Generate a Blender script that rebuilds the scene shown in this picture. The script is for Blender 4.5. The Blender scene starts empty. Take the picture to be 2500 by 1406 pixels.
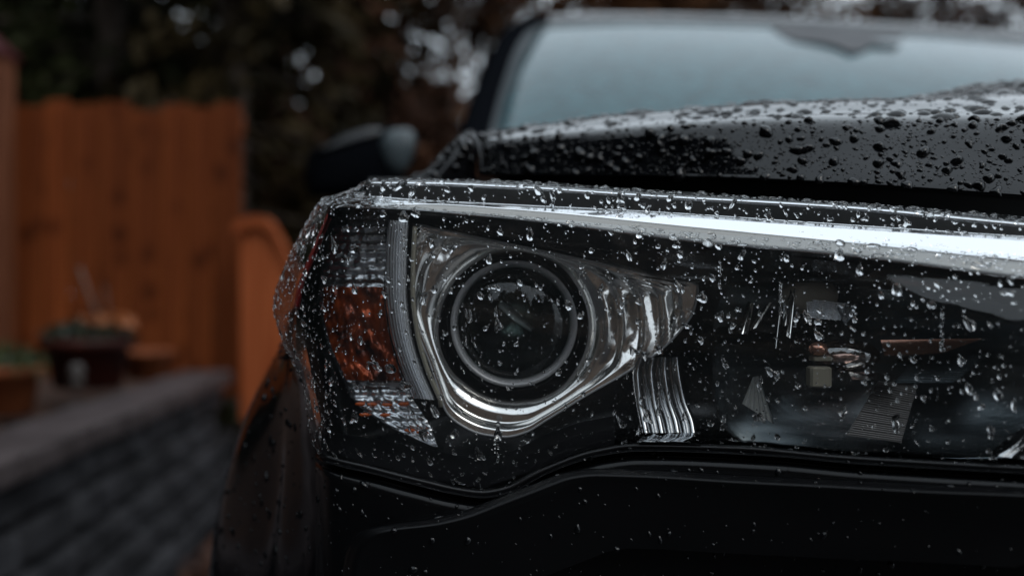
import bpy, math, random
import numpy as np
from mathutils import Vector

R = math.radians
rng = np.random.default_rng(7)
random.seed(7)
scene = bpy.context.scene
COL = scene.collection

# ------------------------------------------------------------------ camera, sky, sun, exposure
FPX = 35.0 / 36.0 * 2500.0
HC = 0.97
cam_d = bpy.data.cameras.new('camera')
cam = bpy.data.objects.new('camera', cam_d); COL.objects.link(cam)
cam.location = (0, 0, HC); cam.rotation_euler = (R(90), 0, 0)
cam_d.lens = 35; cam_d.sensor_width = 36; cam_d.clip_start = 0.01; cam_d.clip_end = 500
cam_d.dof.use_dof = True; cam_d.dof.focus_distance = 0.512; cam_d.dof.aperture_fstop = 3.6
scene.camera = cam

world = bpy.data.worlds.new('World'); scene.world = world; world.use_nodes = True
wn = world.node_tree; wn.nodes.clear()
SUN_EL, SUN_AZ = 48.0, 140.0          # azimuth measured clockwise from +Y: behind the camera, to the right
sky = wn.nodes.new('ShaderNodeTexSky'); sky.sky_type = 'NISHITA'; sky.sun_disc = False
sky.sun_elevation = R(SUN_EL); sky.sun_rotation = R(SUN_AZ)
sky.air_density = 1.0; sky.dust_density = 4.0; sky.ozone_density = 2.0
hs = wn.nodes.new('ShaderNodeHueSaturation'); hs.inputs['Saturation'].default_value = 0.30
bg = wn.nodes.new('ShaderNodeBackground'); bg.inputs['Strength'].default_value = 0.142
wo = wn.nodes.new('ShaderNodeOutputWorld')
# an even rain-cloud layer lies over most of the clear sky
cl = wn.nodes.new('ShaderNodeMix'); cl.data_type = 'RGBA'; cl.inputs[0].default_value = 0.88; cl.inputs[7].default_value = (7.05, 8.0, 8.85, 1)
wn.links.new(sky.outputs[0], hs.inputs['Color']); wn.links.new(hs.outputs[0], cl.inputs[6]); wn.links.new(cl.outputs[2], bg.inputs[0]); wn.links.new(bg.outputs[0], wo.inputs[0])

sun_d = bpy.data.lights.new('sun', 'SUN'); sun_d.energy = 0.5; sun_d.angle = R(25); sun_d.color = (1.0, 0.96, 0.9)
sun = bpy.data.objects.new('sun', sun_d); COL.objects.link(sun)
az = R(SUN_AZ); el = R(SUN_EL)
sdir = Vector((math.sin(az) * math.cos(el), math.cos(az) * math.cos(el), math.sin(el)))
sun.rotation_euler = sdir.to_track_quat('Z', 'Y').to_euler(); sun.location = sdir * 30

vs = scene.view_settings
vs.view_transform = 'Standard'; vs.look = 'None'; vs.gamma = 1.0; vs.use_curve_mapping = False
vs.exposure = 0.0
cy = scene.cycles
cy.use_denoising = True
cy.max_bounces = 12; cy.transparent_max_bounces = 16; cy.transmission_bounces = 10; cy.glossy_bounces = 6; cy.diffuse_bounces = 3
cy.caustics_reflective = True; cy.caustics_refractive = True
cy.sample_clamp_indirect = 8.0

# ------------------------------------------------------------------ helpers
def P(px, py, Y):
    """point at depth Y seen at photo pixel (px, py)"""
    return np.array([(px - 1250.0) / FPX * Y, Y, HC - (py - 703.0) / FPX * Y])

def proj(p):
    p = np.asarray(p); return np.stack([1250 + p[..., 0] / p[..., 1] * FPX, 703 - (p[..., 2] - HC) / p[..., 1] * FPX], -1)

def pchip(x, y, q):
    x = np.asarray(x, float); y = np.asarray(y, float); q = np.asarray(q, float)
    h = np.diff(x); d = np.diff(y) / h
    m = np.zeros(len(x))
    if len(x) == 2: m[:] = d[0]
    else:
        for i in range(1, len(x) - 1):
            if d[i-1] * d[i] > 0:
                w1 = 2*h[i] + h[i-1]; w2 = h[i] + 2*h[i-1]
                m[i] = (w1 + w2) / (w1 / d[i-1] + w2 / d[i])
        m[0] = d[0]; m[-1] = d[-1]
    k = np.clip(np.searchsorted(x, q, 'right') - 1, 0, len(x) - 2)
    t = np.clip((q - x[k]) / h[k], 0, 1)
    return ((2*t**3 - 3*t**2 + 1) * y[k] + (t**3 - 2*t**2 + t) * h[k] * m[k] + (-2*t**3 + 3*t**2) * y[k+1] + (t**3 - t**2) * h[k] * m[k+1])

def curve(pts):
    a = np.array(pts, float)
    return lambda q: pchip(a[:, 0], a[:, 1], q)

def polyline(pts, n):
    """smooth resample of a 2-D/3-D polyline to n points"""
    a = np.array(pts, float); s = np.r_[0, np.cumsum(np.linalg.norm(np.diff(a, axis=0), axis=1))]
    q = np.linspace(0, s[-1], n)
    return np.stack([pchip(s, a[:, k], q) for k in range(a.shape[1])], -1)

def loft(rows, nu, nv):
    """rows: array [K rows, S stations, 3]; returns a smooth grid [V, U, 3] through them"""
    A = np.array(rows, float); K, S, _ = A.shape
    ds = np.linalg.norm(np.diff(A, axis=1), axis=2).mean(0) + 1e-5
    s = np.r_[0, np.cumsum(ds)]
    q = np.concatenate([np.linspace(s[i], s[i+1], nu, endpoint=False) for i in range(S-1)] + [[s[-1]]])
    B = np.stack([np.stack([pchip(s, A[k, :, c], q) for c in range(3)], -1) for k in range(K)])
    dv = np.linalg.norm(np.diff(B, axis=0), axis=2).mean(1) + 1e-5
    v = np.r_[0, np.cumsum(dv)]
    nvs = nv if isinstance(nv, (list, tuple)) else [nv] * (K-1)
    qv = np.concatenate([np.linspace(v[i], v[i+1], nvs[i], endpoint=False) for i in range(K-1)] + [[v[-1]]])
    out = np.zeros((len(qv), B.shape[1], 3))
    for j in range(B.shape[1]):
        for c in range(3): out[:, j, c] = pchip(v, B[:, j, c], qv)
    return out

def mk(name, V, F, mat, parent=None, smooth=True):
    me = bpy.data.meshes.new(name)
    if isinstance(F, np.ndarray): F = F.tolist()
    me.from_pydata(np.asarray(V).tolist(), [], F)
    if smooth: me.polygons.foreach_set('use_smooth', [True] * len(me.polygons))
    if mat: me.materials.append(mat)
    me.update()
    o = bpy.data.objects.new(name, me); COL.objects.link(o)
    if parent: o.parent = parent
    return o

def quads_fast(name, V, F, mat, parent=None, smooth=False):
    """many faces of equal size k, from numpy arrays"""
    me = bpy.data.meshes.new(name); n, k = F.shape
    me.vertices.add(len(V)); me.vertices.foreach_set('co', np.asarray(V, np.float32).ravel())
    me.loops.add(n * k); me.loops.foreach_set('vertex_index', F.astype(np.int32).ravel())
    me.polygons.add(n); me.polygons.foreach_set('loop_start', np.arange(0, n*k, k, dtype=np.int32))
    me.polygons.foreach_set('use_smooth', np.full(n, smooth))
    me.materials.append(mat); me.update(calc_edges=True); me.validate()
    o = bpy.data.objects.new(name, me); COL.objects.link(o)
    if parent: o.parent = parent
    return o

def grid_faces(nv, nu, closed=False):
    i = np.arange(nv-1)[:, None] * nu; m = nu if closed else nu - 1
    j = np.arange(m)[None, :]; j2 = (j + 1) % nu
    return np.stack([i + j, i + j2, i + nu + j2, i + nu + j], -1).reshape(-1, 4)

def grid(name, G, mat, parent=None, smooth=True, flip=False, thick=None):
    nv, nu, _ = G.shape; F = grid_faces(nv, nu)
    if flip: F = F[:, ::-1]
    o = mk(name, G.reshape(-1, 3), F, mat, parent, smooth)
    if thick:
        m = o.modifiers.new('thickness', 'SOLIDIFY'); m.thickness = thick; m.offset = -1 if thick > 0 else 1
    return o

def tube(pts, r, n=8):
    pts = np.asarray(pts, float); m = len(pts); rr = np.full(m, r) if np.isscalar(r) else np.asarray(r)
    t = np.gradient(pts, axis=0); t /= np.linalg.norm(t, axis=1)[:, None]
    ref = np.array([0.3, 0.2, 0.93]); a = np.cross(t, ref); a /= np.linalg.norm(a, axis=1)[:, None]; b = np.cross(t, a)
    th = np.linspace(0, 2*np.pi, n, endpoint=False)
    V = pts[:, None] + rr[:, None, None] * (np.cos(th)[None, :, None] * a[:, None] + np.sin(th)[None, :, None] * b[:, None])
    F = grid_faces(m, n, True).tolist(); F.append(list(range(n))[::-1]); F.append([(m-1)*n + k for k in range(n)])
    return V.reshape(-1, 3), F

def tube_obj(name, pts, r, mat, parent=None, n=8):
    V, F = tube(pts, r, n); return mk(name, V, F, mat, parent)

def join(parts):
    Vs, Fs, b = [], [], 0
    for V, F in parts:
        V = np.asarray(V); Vs.append(V); Fs += [[int(i) + b for i in f] for f in F]; b += len(V)
    return np.concatenate(Vs), Fs

def lathe(name, prof, cpx, cpy, Y0, mat, parent=None, n=72, sx=1.0, sy=1.0):
    """prof: (radius px, depth offset m) about an axis along Y; cpx,cpy photo centre at depth Y0"""
    c = P(cpx, cpy, Y0); k = Y0 / FPX
    th = np.linspace(0, 2*np.pi, n, endpoint=False)
    V = [[c[0] + r*k*sx*math.cos(t), Y0 + d, c[2] + r*k*sy*math.sin(t)] for r, d in prof for t in th]
    return mk(name, V, grid_faces(len(prof), n, True), mat, parent)

def box(w, d, h, bev=0.0, jit=0.0, rs=None):
    """a box centred in x,y with base at z=0, chamfered vertical and top edges: 24-40 faces"""
    b = bev; rings = []
    def ring(z, ins):
        x, y = w/2 - ins, d/2 - ins
        return [(-x+b, -y, z), (x-b, -y, z), (x, -y+b, z), (x, y-b, z), (x-b, y, z), (-x+b, y, z), (-x, y-b, z), (-x, -y+b, z)]
    rings = ring(0, b*0.6) + ring(b*0.6, 0) + ring(h - b*0.6, 0) + ring(h, b*0.6)
    V = np.array(rings)
    if jit and rs is not None: V += rs.normal(0, jit, V.shape)
    F = grid_faces(4, 8, True).tolist(); F.append(list(range(8))[::-1]); F.append(list(range(24, 32)))
    return V, F

def empty(name, loc=(0, 0, 0)):
    o = bpy.data.objects.new(name, None); COL.objects.link(o); o.location = loc; o.empty_display_size = 0.1; return o

def tag(o, label=None, cat=None, group=None, kind=None):
    if label: o['label'] = label
    if cat: o['category'] = cat
    if group: o['group'] = group
    if kind: o['kind'] = kind
    return o

# ------------------------------------------------------------------ materials
def mat(name, col=(0.5, 0.5, 0.5), rough=0.5, metal=0.0, ior=1.5, coat=0.0, spec=None):
    m = bpy.data.materials.new(name); m.use_nodes = True; b = m.node_tree.nodes['Principled BSDF']
    b.inputs['Base Color'].default_value = (*col, 1); b.inputs['Roughness'].default_value = rough
    b.inputs['Metallic'].default_value = metal; b.inputs['IOR'].default_value = ior
    if coat: b.inputs['Coat Weight'].default_value = coat; b.inputs['Coat Roughness'].default_value = 0.02
    if spec is not None: b.inputs['Specular IOR Level'].default_value = spec
    return m

def noise_col(m, c1, c2, scale, detail=4, stretch=(1, 1, 1), bump=0.0, lo=0.35, hi=0.65, coord='Object', bscale=None, obj_random=0.0):
    nt = m.node_tree; N = nt.nodes; L = nt.links; b = N['Principled BSDF']
    tc = N.new('ShaderNodeTexCoord'); mp = N.new('ShaderNodeMapping'); mp.inputs['Scale'].default_value = stretch
    nz = N.new('ShaderNodeTexNoise'); nz.inputs['Scale'].default_value = scale; nz.inputs['Detail'].default_value = detail
    cr = N.new('ShaderNodeValToRGB'); cr.color_ramp.elements[0].position = lo; cr.color_ramp.elements[1].position = hi
    cr.color_ramp.elements[0].color = (*c1, 1); cr.color_ramp.elements[1].color = (*c2, 1)
    L.new(tc.outputs[coord], mp.inputs[0]); L.new(mp.outputs[0], nz.inputs['Vector']); L.new(nz.outputs['Fac'], cr.inputs[0])
    out = cr.outputs[0]
    if obj_random:
        oi = N.new('ShaderNodeObjectInfo'); mr = N.new('ShaderNodeMapRange')
        mr.inputs['To Min'].default_value = 1 - obj_random; mr.inputs['To Max'].default_value = 1 + obj_random
        hv = N.new('ShaderNodeHueSaturation'); L.new(oi.outputs['Random'], mr.inputs['Value']); L.new(mr.outputs[0], hv.inputs['Value'])
        L.new(out, hv.inputs['Color']); out = hv.outputs[0]
    L.new(out, b.inputs['Base Color'])
    if bump:
        bp = N.new('ShaderNodeBump'); bp.inputs['Strength'].default_value = bump; bp.inputs['Distance'].default_value = 0.01
        n2 = nz
        if bscale:
            n2 = N.new('ShaderNodeTexNoise'); n2.inputs['Scale'].default_value = bscale; n2.inputs['Detail'].default_value = 5; L.new(mp.outputs[0], n2.inputs['Vector'])
        L.new(n2.outputs['Fac'], bp.inputs['Height']); L.new(bp.outputs[0], b.inputs['Normal'])
    return m

def thin_clear(name, tint=(1, 1, 1), f0=0.04, rough=0.02, haze=0.0):
    m = bpy.data.materials.new(name); m.use_nodes = True; nt = m.node_tree; N = nt.nodes; L = nt.links; N.clear()
    lw = N.new('ShaderNodeLayerWeight'); lw.inputs['Blend'].default_value = 0.5
    pw = N.new('ShaderNodeMath'); pw.operation = 'POWER'; pw.inputs[1].default_value = 5.0
    ma = N.new('ShaderNodeMath'); ma.operation = 'MULTIPLY_ADD'; ma.inputs[1].default_value = 1 - f0; ma.inputs[2].default_value = f0
    tr = N.new('ShaderNodeBsdfTransparent'); tr.inputs[0].default_value = (*tint, 1)
    gl = N.new('ShaderNodeBsdfGlossy'); gl.inputs['Roughness'].default_value = rough
    mx = N.new('ShaderNodeMixShader'); o = N.new('ShaderNodeOutputMaterial')
    L.new(lw.outputs['Facing'], pw.inputs[0]); L.new(pw.outputs[0], ma.inputs[0]); L.new(ma.outputs[0], mx.inputs[0])
    src = tr.outputs[0]
    if haze:                                  # fine scuffs and mist on the plastic scatter a little light
        df = N.new('ShaderNodeBsdfDiffuse'); df.inputs[0].default_value = (0.72, 0.84, 0.90, 1); m2 = N.new('ShaderNodeMixShader'); m2.inputs[0].default_value = haze
        L.new(tr.outputs[0], m2.inputs[1]); L.new(df.outputs[0], m2.inputs[2]); src = m2.outputs[0]
    L.new(src, mx.inputs[1]); L.new(gl.outputs[0], mx.inputs[2]); L.new(mx.outputs[0], o.inputs[0])
    return m

def glass(name, col=(1, 1, 1), ior=1.33, rough=0.0):
    m = bpy.data.materials.new(name); m.use_nodes = True; N = m.node_tree.nodes; N.clear()
    g = N.new('ShaderNodeBsdfGlass'); g.inputs['Color'].default_value = (*col, 1); g.inputs['IOR'].default_value = ior; g.inputs['Roughness'].default_value = rough
    o = N.new('ShaderNodeOutputMaterial'); m.node_tree.links.new(g.outputs[0], o.inputs[0]); return m

M_rubber = mat('black_rubber', (0.0045, 0.0052, 0.0068), 0.9, spec=0.0)
M_paint = mat('black_car_paint', (0.004, 0.0045, 0.006), 0.05)
M_trim = mat('black_plastic_trim', (0.006, 0.006, 0.007), 0.28)
M_housing = mat('headlight_housing_black', (0.006, 0.006, 0.007), 0.22)
M_matte = mat('unlit_cavity_black', (0.003, 0.003, 0.003), 0.7, spec=0.2)
M_chrome = mat('headlight_chrome', (0.84, 0.825, 0.80), 0.13, metal=1.0)
M_chrome_dark = mat('dark_chrome', (0.14, 0.16, 0.17), 0.24, metal=1.0)
noise_col(M_chrome_dark, (0.03, 0.037, 0.041), (0.135, 0.158, 0.168), 14, 6, stretch=(1.2, 1.2, 9))
M_bar = mat('bright_chrome_bar', (0.96, 0.96, 0.97), 0.08, metal=1.0)
M_satin = mat('satin_grey_plastic', (0.34, 0.34, 0.35), 0.35, metal=0.35)
M_pipe = mat('ribbed_clear_grey_plastic', (0.68, 0.70, 0.73), 0.26, metal=0.8)
M_tan = mat('beige_plastic', (0.20, 0.185, 0.145), 0.4)
M_lens = thin_clear('polycarbonate_lens', (0.97, 0.98, 0.985), 0.05, 0.015, haze=0.010)
M_water = glass('rain_water', (1, 1, 1), 1.33)
M_wetpaint = mat('rain_on_black_paint', (0.0025, 0.003, 0.004), 0.0, ior=1.46)
M_proj = mat('projector_glass', (0.014, 0.017, 0.017), 0.05, ior=1.5)
M_amber = noise_col(mat('amber_plastic', (0.16, 0.022, 0.004), 0.10, metal=0.5), (0.03, 0.005, 0.002), (0.40, 0.062, 0.008), 95, 5)
M_red = mat('red_reflector', (0.30, 0.010, 0.010), 0.3)
M_copper = mat('fence_reflection_copper', (0.42, 0.22, 0.16), 0.22, metal=0.8)  # copper tint paints the fence's reflection into the bar's chrome
M_bulb = thin_clear('bulb_glass', (0.75, 0.62, 0.58), 0.20, 0.05)

# ------------------------------------------------------------------ the setting: ground
def wet_ground():
    m = mat('wet_asphalt', (0.05, 0.05, 0.05), 0.35)
    noise_col(m, (0.010, 0.010, 0.012), (0.028, 0.028, 0.030), 3.0, 8, bump=0.3, bscale=60)
    return m
n = 40
gx = np.linspace(-150, 150, n); gy = np.linspace(-150, 150, n)
G = np.stack(np.meshgrid(gx, gy), -1); G = np.concatenate([G, np.zeros(G.shape[:2] + (1,))], -1)
tag(grid('ground', G, wet_ground(), smooth=False), kind='structure', label='dark wet driveway and ground')

# raised garden bed behind the wall
WX = lambda Y: -1.222 - 0.074 * (Y - 4.4)       # front face line of the retaining wall
M_soil = noise_col(mat('dark_soil', (0.03, 0.02, 0.015), 0.9), (0.014, 0.006, 0.004), (0.06, 0.024, 0.011), 14, 6, bump=0.6)
ys = np.linspace(0.6, 4.66, 24); us = np.linspace(0, 1, 12)
G = np.array([[[WX(y) - 0.12 - u*4.0, y, 0.555 + 0.02*math.sin(9*u + 3*y) + rng.normal(0, 0.006) - (0.6 if u == 0 else 0)] for u in us] for y in ys])
tag(grid('garden_bed', G, M_soil, smooth=True), kind='structure', label='raised soil bed behind the stone wall')

# ------------------------------------------------------------------ retaining wall: blocks and caps
M_block = noise_col(mat('grey_split_stone', (0.1, 0.1, 0.105), 0.7, spec=0.2), (0.014, 0.014, 0.016), (0.050, 0.049, 0.054), 9, 8, bump=0.8, bscale=35, obj_random=0.35)
M_cap = noise_col(mat('pale_cap_stone', (0.2, 0.19, 0.19), 0.55, spec=0.25), (0.040, 0.031, 0.031), (0.076, 0.060, 0.060), 7, 8, bump=0.5, bscale=40, obj_random=0.15)
wall = empty('retaining_wall', (WX(3), 3, 0))
tag(wall, 'low grey stone block retaining wall with pale cap stones below the orange fence', 'wall')
CH = 0.109
wdir = math.atan2(-0.074, 1.0)
block_meshes = []
for k in range(6):
    V, F = box(0.20, 0.322, CH - 0.012, 0.026, 0.004, rng)
    block_meshes.append((V, F))
bm_cache = []
for k, (V, F) in enumerate(block_meshes):
    me = bpy.data.meshes.new('block'); me.from_pydata(V.tolist(), [], F); me.materials.append(M_block); me.update(); bm_cache.append(me)
for c in range(5):
    off = 0.165 * (c % 2)
    yend = 4.42 + (0.16 if c < 3 else 0.0)
    y = yend - 0.165 - (off if c % 2 else 0) * 0.0 - off
    while y > 0.7:
        o = bpy.data.objects.new('block', random.choice(bm_cache)); COL.objects.link(o)
        o.parent = wall; batter = 0.014 * c
        o.location = Vector((WX(y) - 0.10 - batter + random.uniform(-0.006, 0.006) - WX(3), y - 3, c * CH + 0.001))
        o.rotation_euler = (0, 0, -wdir + random.uniform(-0.02, 0.02) + (math.pi if random.random() < 0.5 else 0))
        y -= 0.332
cap_cache = []
for k in range(3):
    V, F = box(0.21, 0.44, 0.062, 0.012, 0.003, rng)
    me = bpy.data.meshes.new('cap_stone'); me.from_pydata(V.tolist(), [], F); me.materials.append(M_cap); me.update(); cap_cache.append(me)
y = 4.40 - 0.22
while y > 0.6:
    o = bpy.data.objects.new('cap_stone', random.choice(cap_cache)); COL.objects.link(o); o.parent = wall
    o.location = Vector((WX(y) - 0.115 - WX(3), y - 3, 5 * CH + 0.002)); o.rotation_euler = (0, 0, -wdir + random.uniform(-0.012, 0.012))
    y -= 0.446

# ------------------------------------------------------------------ cedar fence
M_cedar = mat('wet_stained_cedar', (0.2, 0.06, 0.02), 0.6, spec=0.12)
noise_col(M_cedar, (0.125, 0.028, 0.0075), (0.235, 0.058, 0.0150), 5.0, 6, stretch=(9, 9, 0.22), bump=0.3, bscale=30, obj_random=0.22)
# knots
def add_knots(m):
    nt = m.node_tree; N = nt.nodes; L = nt.links; b = N['Principled BSDF']; src = b.inputs['Base Color'].links[0].from_socket
    tc = N.new('ShaderNodeTexCoord'); mp = N.new('ShaderNodeMapping'); mp.inputs['Scale'].default_value = (7, 7, 5.0)
    oi = N.new('ShaderNodeObjectInfo'); L.new(oi.outputs['Random'], mp.inputs['Location']); 
    mlt = N.new('ShaderNodeVectorMath'); mlt.operation = 'SCALE'; mlt.inputs['Scale'].default_value = 37.0
    cmb = N.new('ShaderNodeCombineXYZ'); L.new(oi.outputs['Random'], cmb.inputs[2]); L.new(cmb.outputs[0], mlt.inputs[0]); L.new(mlt.outputs[0], mp.inputs['Location'])
    v = N.new('ShaderNodeTexVoronoi'); v.inputs['Scale'].default_value = 1.0; L.new(tc.outputs['Object'], mp.inputs[0]); L.new(mp.outputs[0], v.inputs['Vector'])
    cr = N.new('ShaderNodeValToRGB'); cr.color_ramp.elements[0].position = 0.14; cr.color_ramp.elements[1].position = 0.34
    cr.color_ramp.elements[0].color = (0.22, 0.16, 0.16, 1); cr.color_ramp.elements[1].color = (1, 1, 1, 1)
    L.new(v.outputs['Distance'], cr.inputs[0])
    mx = N.new('ShaderNodeMix'); mx.data_type = 'RGBA'; mx.blend_type = 'MULTIPLY'; mx.inputs[0].default_value = 0.7
    L.new(src, mx.inputs[6]); L.new(cr.outputs[0], mx.inputs[7]); L.new(mx.outputs[2], b.inputs['Base Color'])
add_knots(M_cedar)
M_post = noise_col(mat('pinkish_brown_post', (0.22, 0.1, 0.06), 0.6, spec=0.15), (0.105, 0.036, 0.017), (0.17, 0.060, 0.029), 5, 6, stretch=(6, 6, 0.6), bump=0.2)
M_maroon = mat('dark_red_cap', (0.06, 0.006, 0.008), 0.45)
FY = 4.82
fence = empty('wooden_fence', (P(300, 703, FY)[0], FY, 0))
tag(fence, 'tall orange cedar board fence behind the stone wall at the left', 'fence')
bw = 74.0 * FY / FPX
edges = [37, 110, 172, 243, 318, 392, 458, 524, 592]
tops = [262, 252, 258, 250, 266, 256, 262, 250, 254]
def board_mesh(w, h):
    V, F = box(w, 0.022, h, 0.003); V = V.copy()
    V[:, 0] += 0.004 * np.sin(V[:, 2] * 2 + rng.uniform(0, 6)); V[:, 2] += 0.006 * rng.normal(0, 1, len(V)) * (V[:, 2] > h*0.9)
    return V, F
alled = [37 - 74*k for k in range(9, 0, -1)] + edges
for i in range(len(alled) - 1):
    x0 = P(alled[i], 0, FY)[0]; x1 = P(alled[i+1], 0, FY)[0]
    top = HC - (tops[(i - 9) % 9] - 703) / FPX * FY - random.uniform(0, 0.01)
    V, F = board_mesh(x1 - x0 - random.uniform(0.004, 0.012), top - 0.45)
    o = mk('board', V, F, M_cedar, fence, smooth=False); o.location = Vector(((x0 + x1)/2, FY + random.uniform(-0.008, 0.008), 0.45)) - fence.location
for z in (0.62, 1.2, 1.72):
    xa = P(-640, 0, FY)[0]; xb = P(590, 0, FY)[0]
    V, F = box(xb - xa, 0.038, 0.085, 0.004)
    o = mk('rail', V, F, M_cedar, fence, smooth=False); o.location = Vector(((xa + xb)/2, FY + 0.040, z)) - fence.location
# post with a dark red cap, nearest left
pY = 4.62; x0 = P(-60, 0, pY)[0]; x1 = P(20, 0, pY)[0]
post = empty('fence_post', ((x0 + x1)/2, pY, 0)); tag(post, 'tall brown fence post with a dark red pointed cap at far left', 'post')
V, F = box(x1 - x0, x1 - x0, HC - (142 - 703)/FPX*pY, 0.008); mk('shaft', V, F, M_post, post, smooth=False)
hz = HC - (142 - 703)/FPX*pY
V, F = box(0.19, 0.19, 0.02, 0.006); V = np.array(V); V[:, 2] += hz
V2 = np.array([(-.09, -.09, hz+.02), (.09, -.09, hz+.02), (.09, .09, hz+.02), (-.09, .09, hz+.02), (0, 0, hz+.125)]); F2 = [[0, 1, 4], [1, 2, 4], [2, 3, 4], [3, 0, 4]]
VV, FF = join([(V, F), (V2, F2)]); mk('post_cap', VV, FF, M_maroon, post, smooth=False)

# arched low gate to the right of the fence
GY = 4.6
gate = empty('garden_gate', (P(650, 0, GY)[0], GY, 0)); tag(gate, 'low cedar gate with an arched top rail between the fence and the truck', 'gate')
arch = curve([(560, 560), (590, 537), (620, 527), (650, 531), (680, 566), (710, 630), (760, 720), (820, 800)])
gx_ = np.linspace(588, 800, 6)
M_gate = mat('bright_cedar_gate', (0.3, 0.1, 0.035), 0.6, spec=0.15); noise_col(M_gate, (0.34, 0.075, 0.022), (0.48, 0.125, 0.042), 5, 6, stretch=(6, 6, 0.5), bump=0.2, obj_random=0.15)
for i in range(5):
    xa, xb = gx_[i], gx_[i+1]; xs_ = np.linspace(xa + 0.6, xb - 0.6, 4)
    tp = [P(x, float(arch(x)) + 22, GY) for x in xs_]
    V = []; 
    for yy in (-0.011, 0.011):
        V += [(p[0], GY + yy, 0.36) for p in tp] + [(p[0], GY + yy, p[2]) for p in tp]
    F = []
    for j in range(3):
        F += [[j, j+1, 5+j, 4+j], [8+j+1, 8+j, 12+j, 13+j], [4+j, 5+j, 13+j, 12+j]]
    F += [[0, 4, 12, 8], [3, 11, 15, 7]]
    o = mk('board', np.array(V) - np.array(gate.location), F, M_gate, gate, smooth=False)
ax = np.linspace(572, 810, 40)
A = np.array([P(x, float(arch(x)), GY - 0.02) for x in ax]); An = np.array([P(x, float(arch(x)) + 27, GY - 0.02) for x in ax])
rows = [np.c_[An[:, 0], An[:, 1] + 0.045, An[:, 2]], np.c_[A[:, 0], A[:, 1] + 0.045, A[:, 2]], np.c_[A[:, 0], A[:, 1] - 0.03, A[:, 2]], np.c_[An[:, 0], An[:, 1] - 0.03, An[:, 2]], np.c_[An[:, 0], An[:, 1] + 0.045, An[:, 2]]]
o = grid('arched_rail', np.array(rows) - np.array(gate.location), M_gate, gate, smooth=False)

# ------------------------------------------------------------------ pots and plants behind the wall
M_terra = noise_col(mat('terracotta', (0.3, 0.09, 0.04), 0.6, spec=0.2), (0.16, 0.042, 0.015), (0.27, 0.08, 0.03), 12, 5, bump=0.2)
M_darkpot = noise_col(mat('dark_glazed_pot', (0.05, 0.012, 0.01), 0.45, spec=0.2), (0.030, 0.007, 0.005), (0.065, 0.016, 0.011), 10, 5)
M_leaf = noise_col(mat('green_leaf', (0.06, 0.1, 0.02), 0.55), (0.016, 0.026, 0.006), (0.055, 0.07, 0.016), 20, 3)
M_leafd = noise_col(mat('dark_green_leaf', (0.04, 0.06, 0.02), 0.55), (0.006, 0.009, 0.003), (0.020, 0.026, 0.007), 20, 3)
M_stem = mat('pale_stem', (0.10, 0.08, 0.065), 0.7)
M_flower = noise_col(mat('orange_bloom', (0.55, 0.18, 0.05), 0.6), (0.26, 0.070, 0.018), (0.42, 0.14, 0.04), 25, 3)

def leaf_cloud(c, rad, n, size, asp=0.5, hollow=0.0, droop=0.0, rs=rng):
    c = np.asarray(c); d = rs.normal(size=(n, 3)); d /= np.linalg.norm(d, axis=1)[:, None]
    r = (hollow + (1 - hollow) * rs.random(n)) ** (1/3)
    ctr = c + d * r[:, None] * np.asarray(rad)
    return leaves(ctr, size, asp, droop, rs)
def leaves(ctr, size, asp=0.5, droop=0.0, rs=rng, axis=None):
    n = len(ctr)
    a = rs.normal(size=(n, 3)) if axis is None else axis + rs.normal(size=(n, 3)) * 0.45
    a[:, 2] -= droop; a /= np.linalg.norm(a, axis=1)[:, None]
    b = np.cross(a, rs.normal(size=(n, 3))); b /= np.linalg.norm(b, axis=1)[:, None] + 1e-9
    s = size * rs.uniform(0.6, 1.35, n)[:, None]
    V = np.stack([ctr - a*s, ctr + b*s*asp, ctr + a*s, ctr - b*s*asp], 1).reshape(-1, 3)
    return V, np.arange(4*n).reshape(-1, 4)

def pot(name, px, pyb, Y, rad, h, m, label, cat='flower pot', square=False):
    base = P(px, pyb, Y)
    o = empty(name, tuple(base)); tag(o, label, cat)
    prof = [(0.0, 0.0), (0.72, 0.0), (0.78, 0.02), (0.95, 0.8), (1.08, 0.8), (1.1, 0.98), (1.04, 1.0), (0.95, 0.98), (0.9, 0.86), (0.0, 0.86)]
    th = np.linspace(0, 2*np.pi, 28, endpoint=False)
    V = [[r*rad*math.cos(t), r*rad*math.sin(t), z*h] for r, z in prof for t in th]
    mk('pot_wall', V, grid_faces(len(prof), 28, True), m, o)
    return o, base
def plant(name, base, m, label, rad, n, size, stems, cat='plant', lift=0.1, asp=0.45):
    o = empty(name, tuple(base)); tag(o, label, cat)
    V, F = leaf_cloud((0, 0, lift + rad[2]*0.6), rad, n, size, asp)
    quads_fast('foliage', V, F, m, o)
    for k in range(stems):
        e = np.array([rng.normal(0, rad[0]*0.5), rng.normal(0, rad[1]*0.5), lift + rad[2]*rng.uniform(0.7, 1.5)])
        pts = polyline([(0, 0, 0), tuple(e*0.5 + rng.normal(0, 0.01, 3)), tuple(e)], 6)
        tube_obj('stem', pts, np.linspace(0.006, 0.003, 6), M_stem, o, 5)
    return o
o, b1 = pot('terracotta_pot', 18, 1010, 3.2, 0.10, 0.155, M_terra, 'round terracotta pot at the far left behind the wall')
plant('leafy_shrub', b1 + np.array([0, 0, 0.12]), M_leaf, 'bright green leafy plant growing in the terracotta pot', (0.12, 0.11, 0.06), 260, 0.028, 3, lift=0.0)
o, b2 = pot('glazed_pot', 215, 945, 3.6, 0.15, 0.18, M_darkpot, 'wide dark red glazed pot in front of the fence boards')
plant('low_shrub', b2 + np.array([0, 0, 0.15]), M_leafd, 'dark green low plant filling the wide glazed pot', (0.17, 0.15, 0.055), 420, 0.028, 4, lift=0.0)
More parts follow.
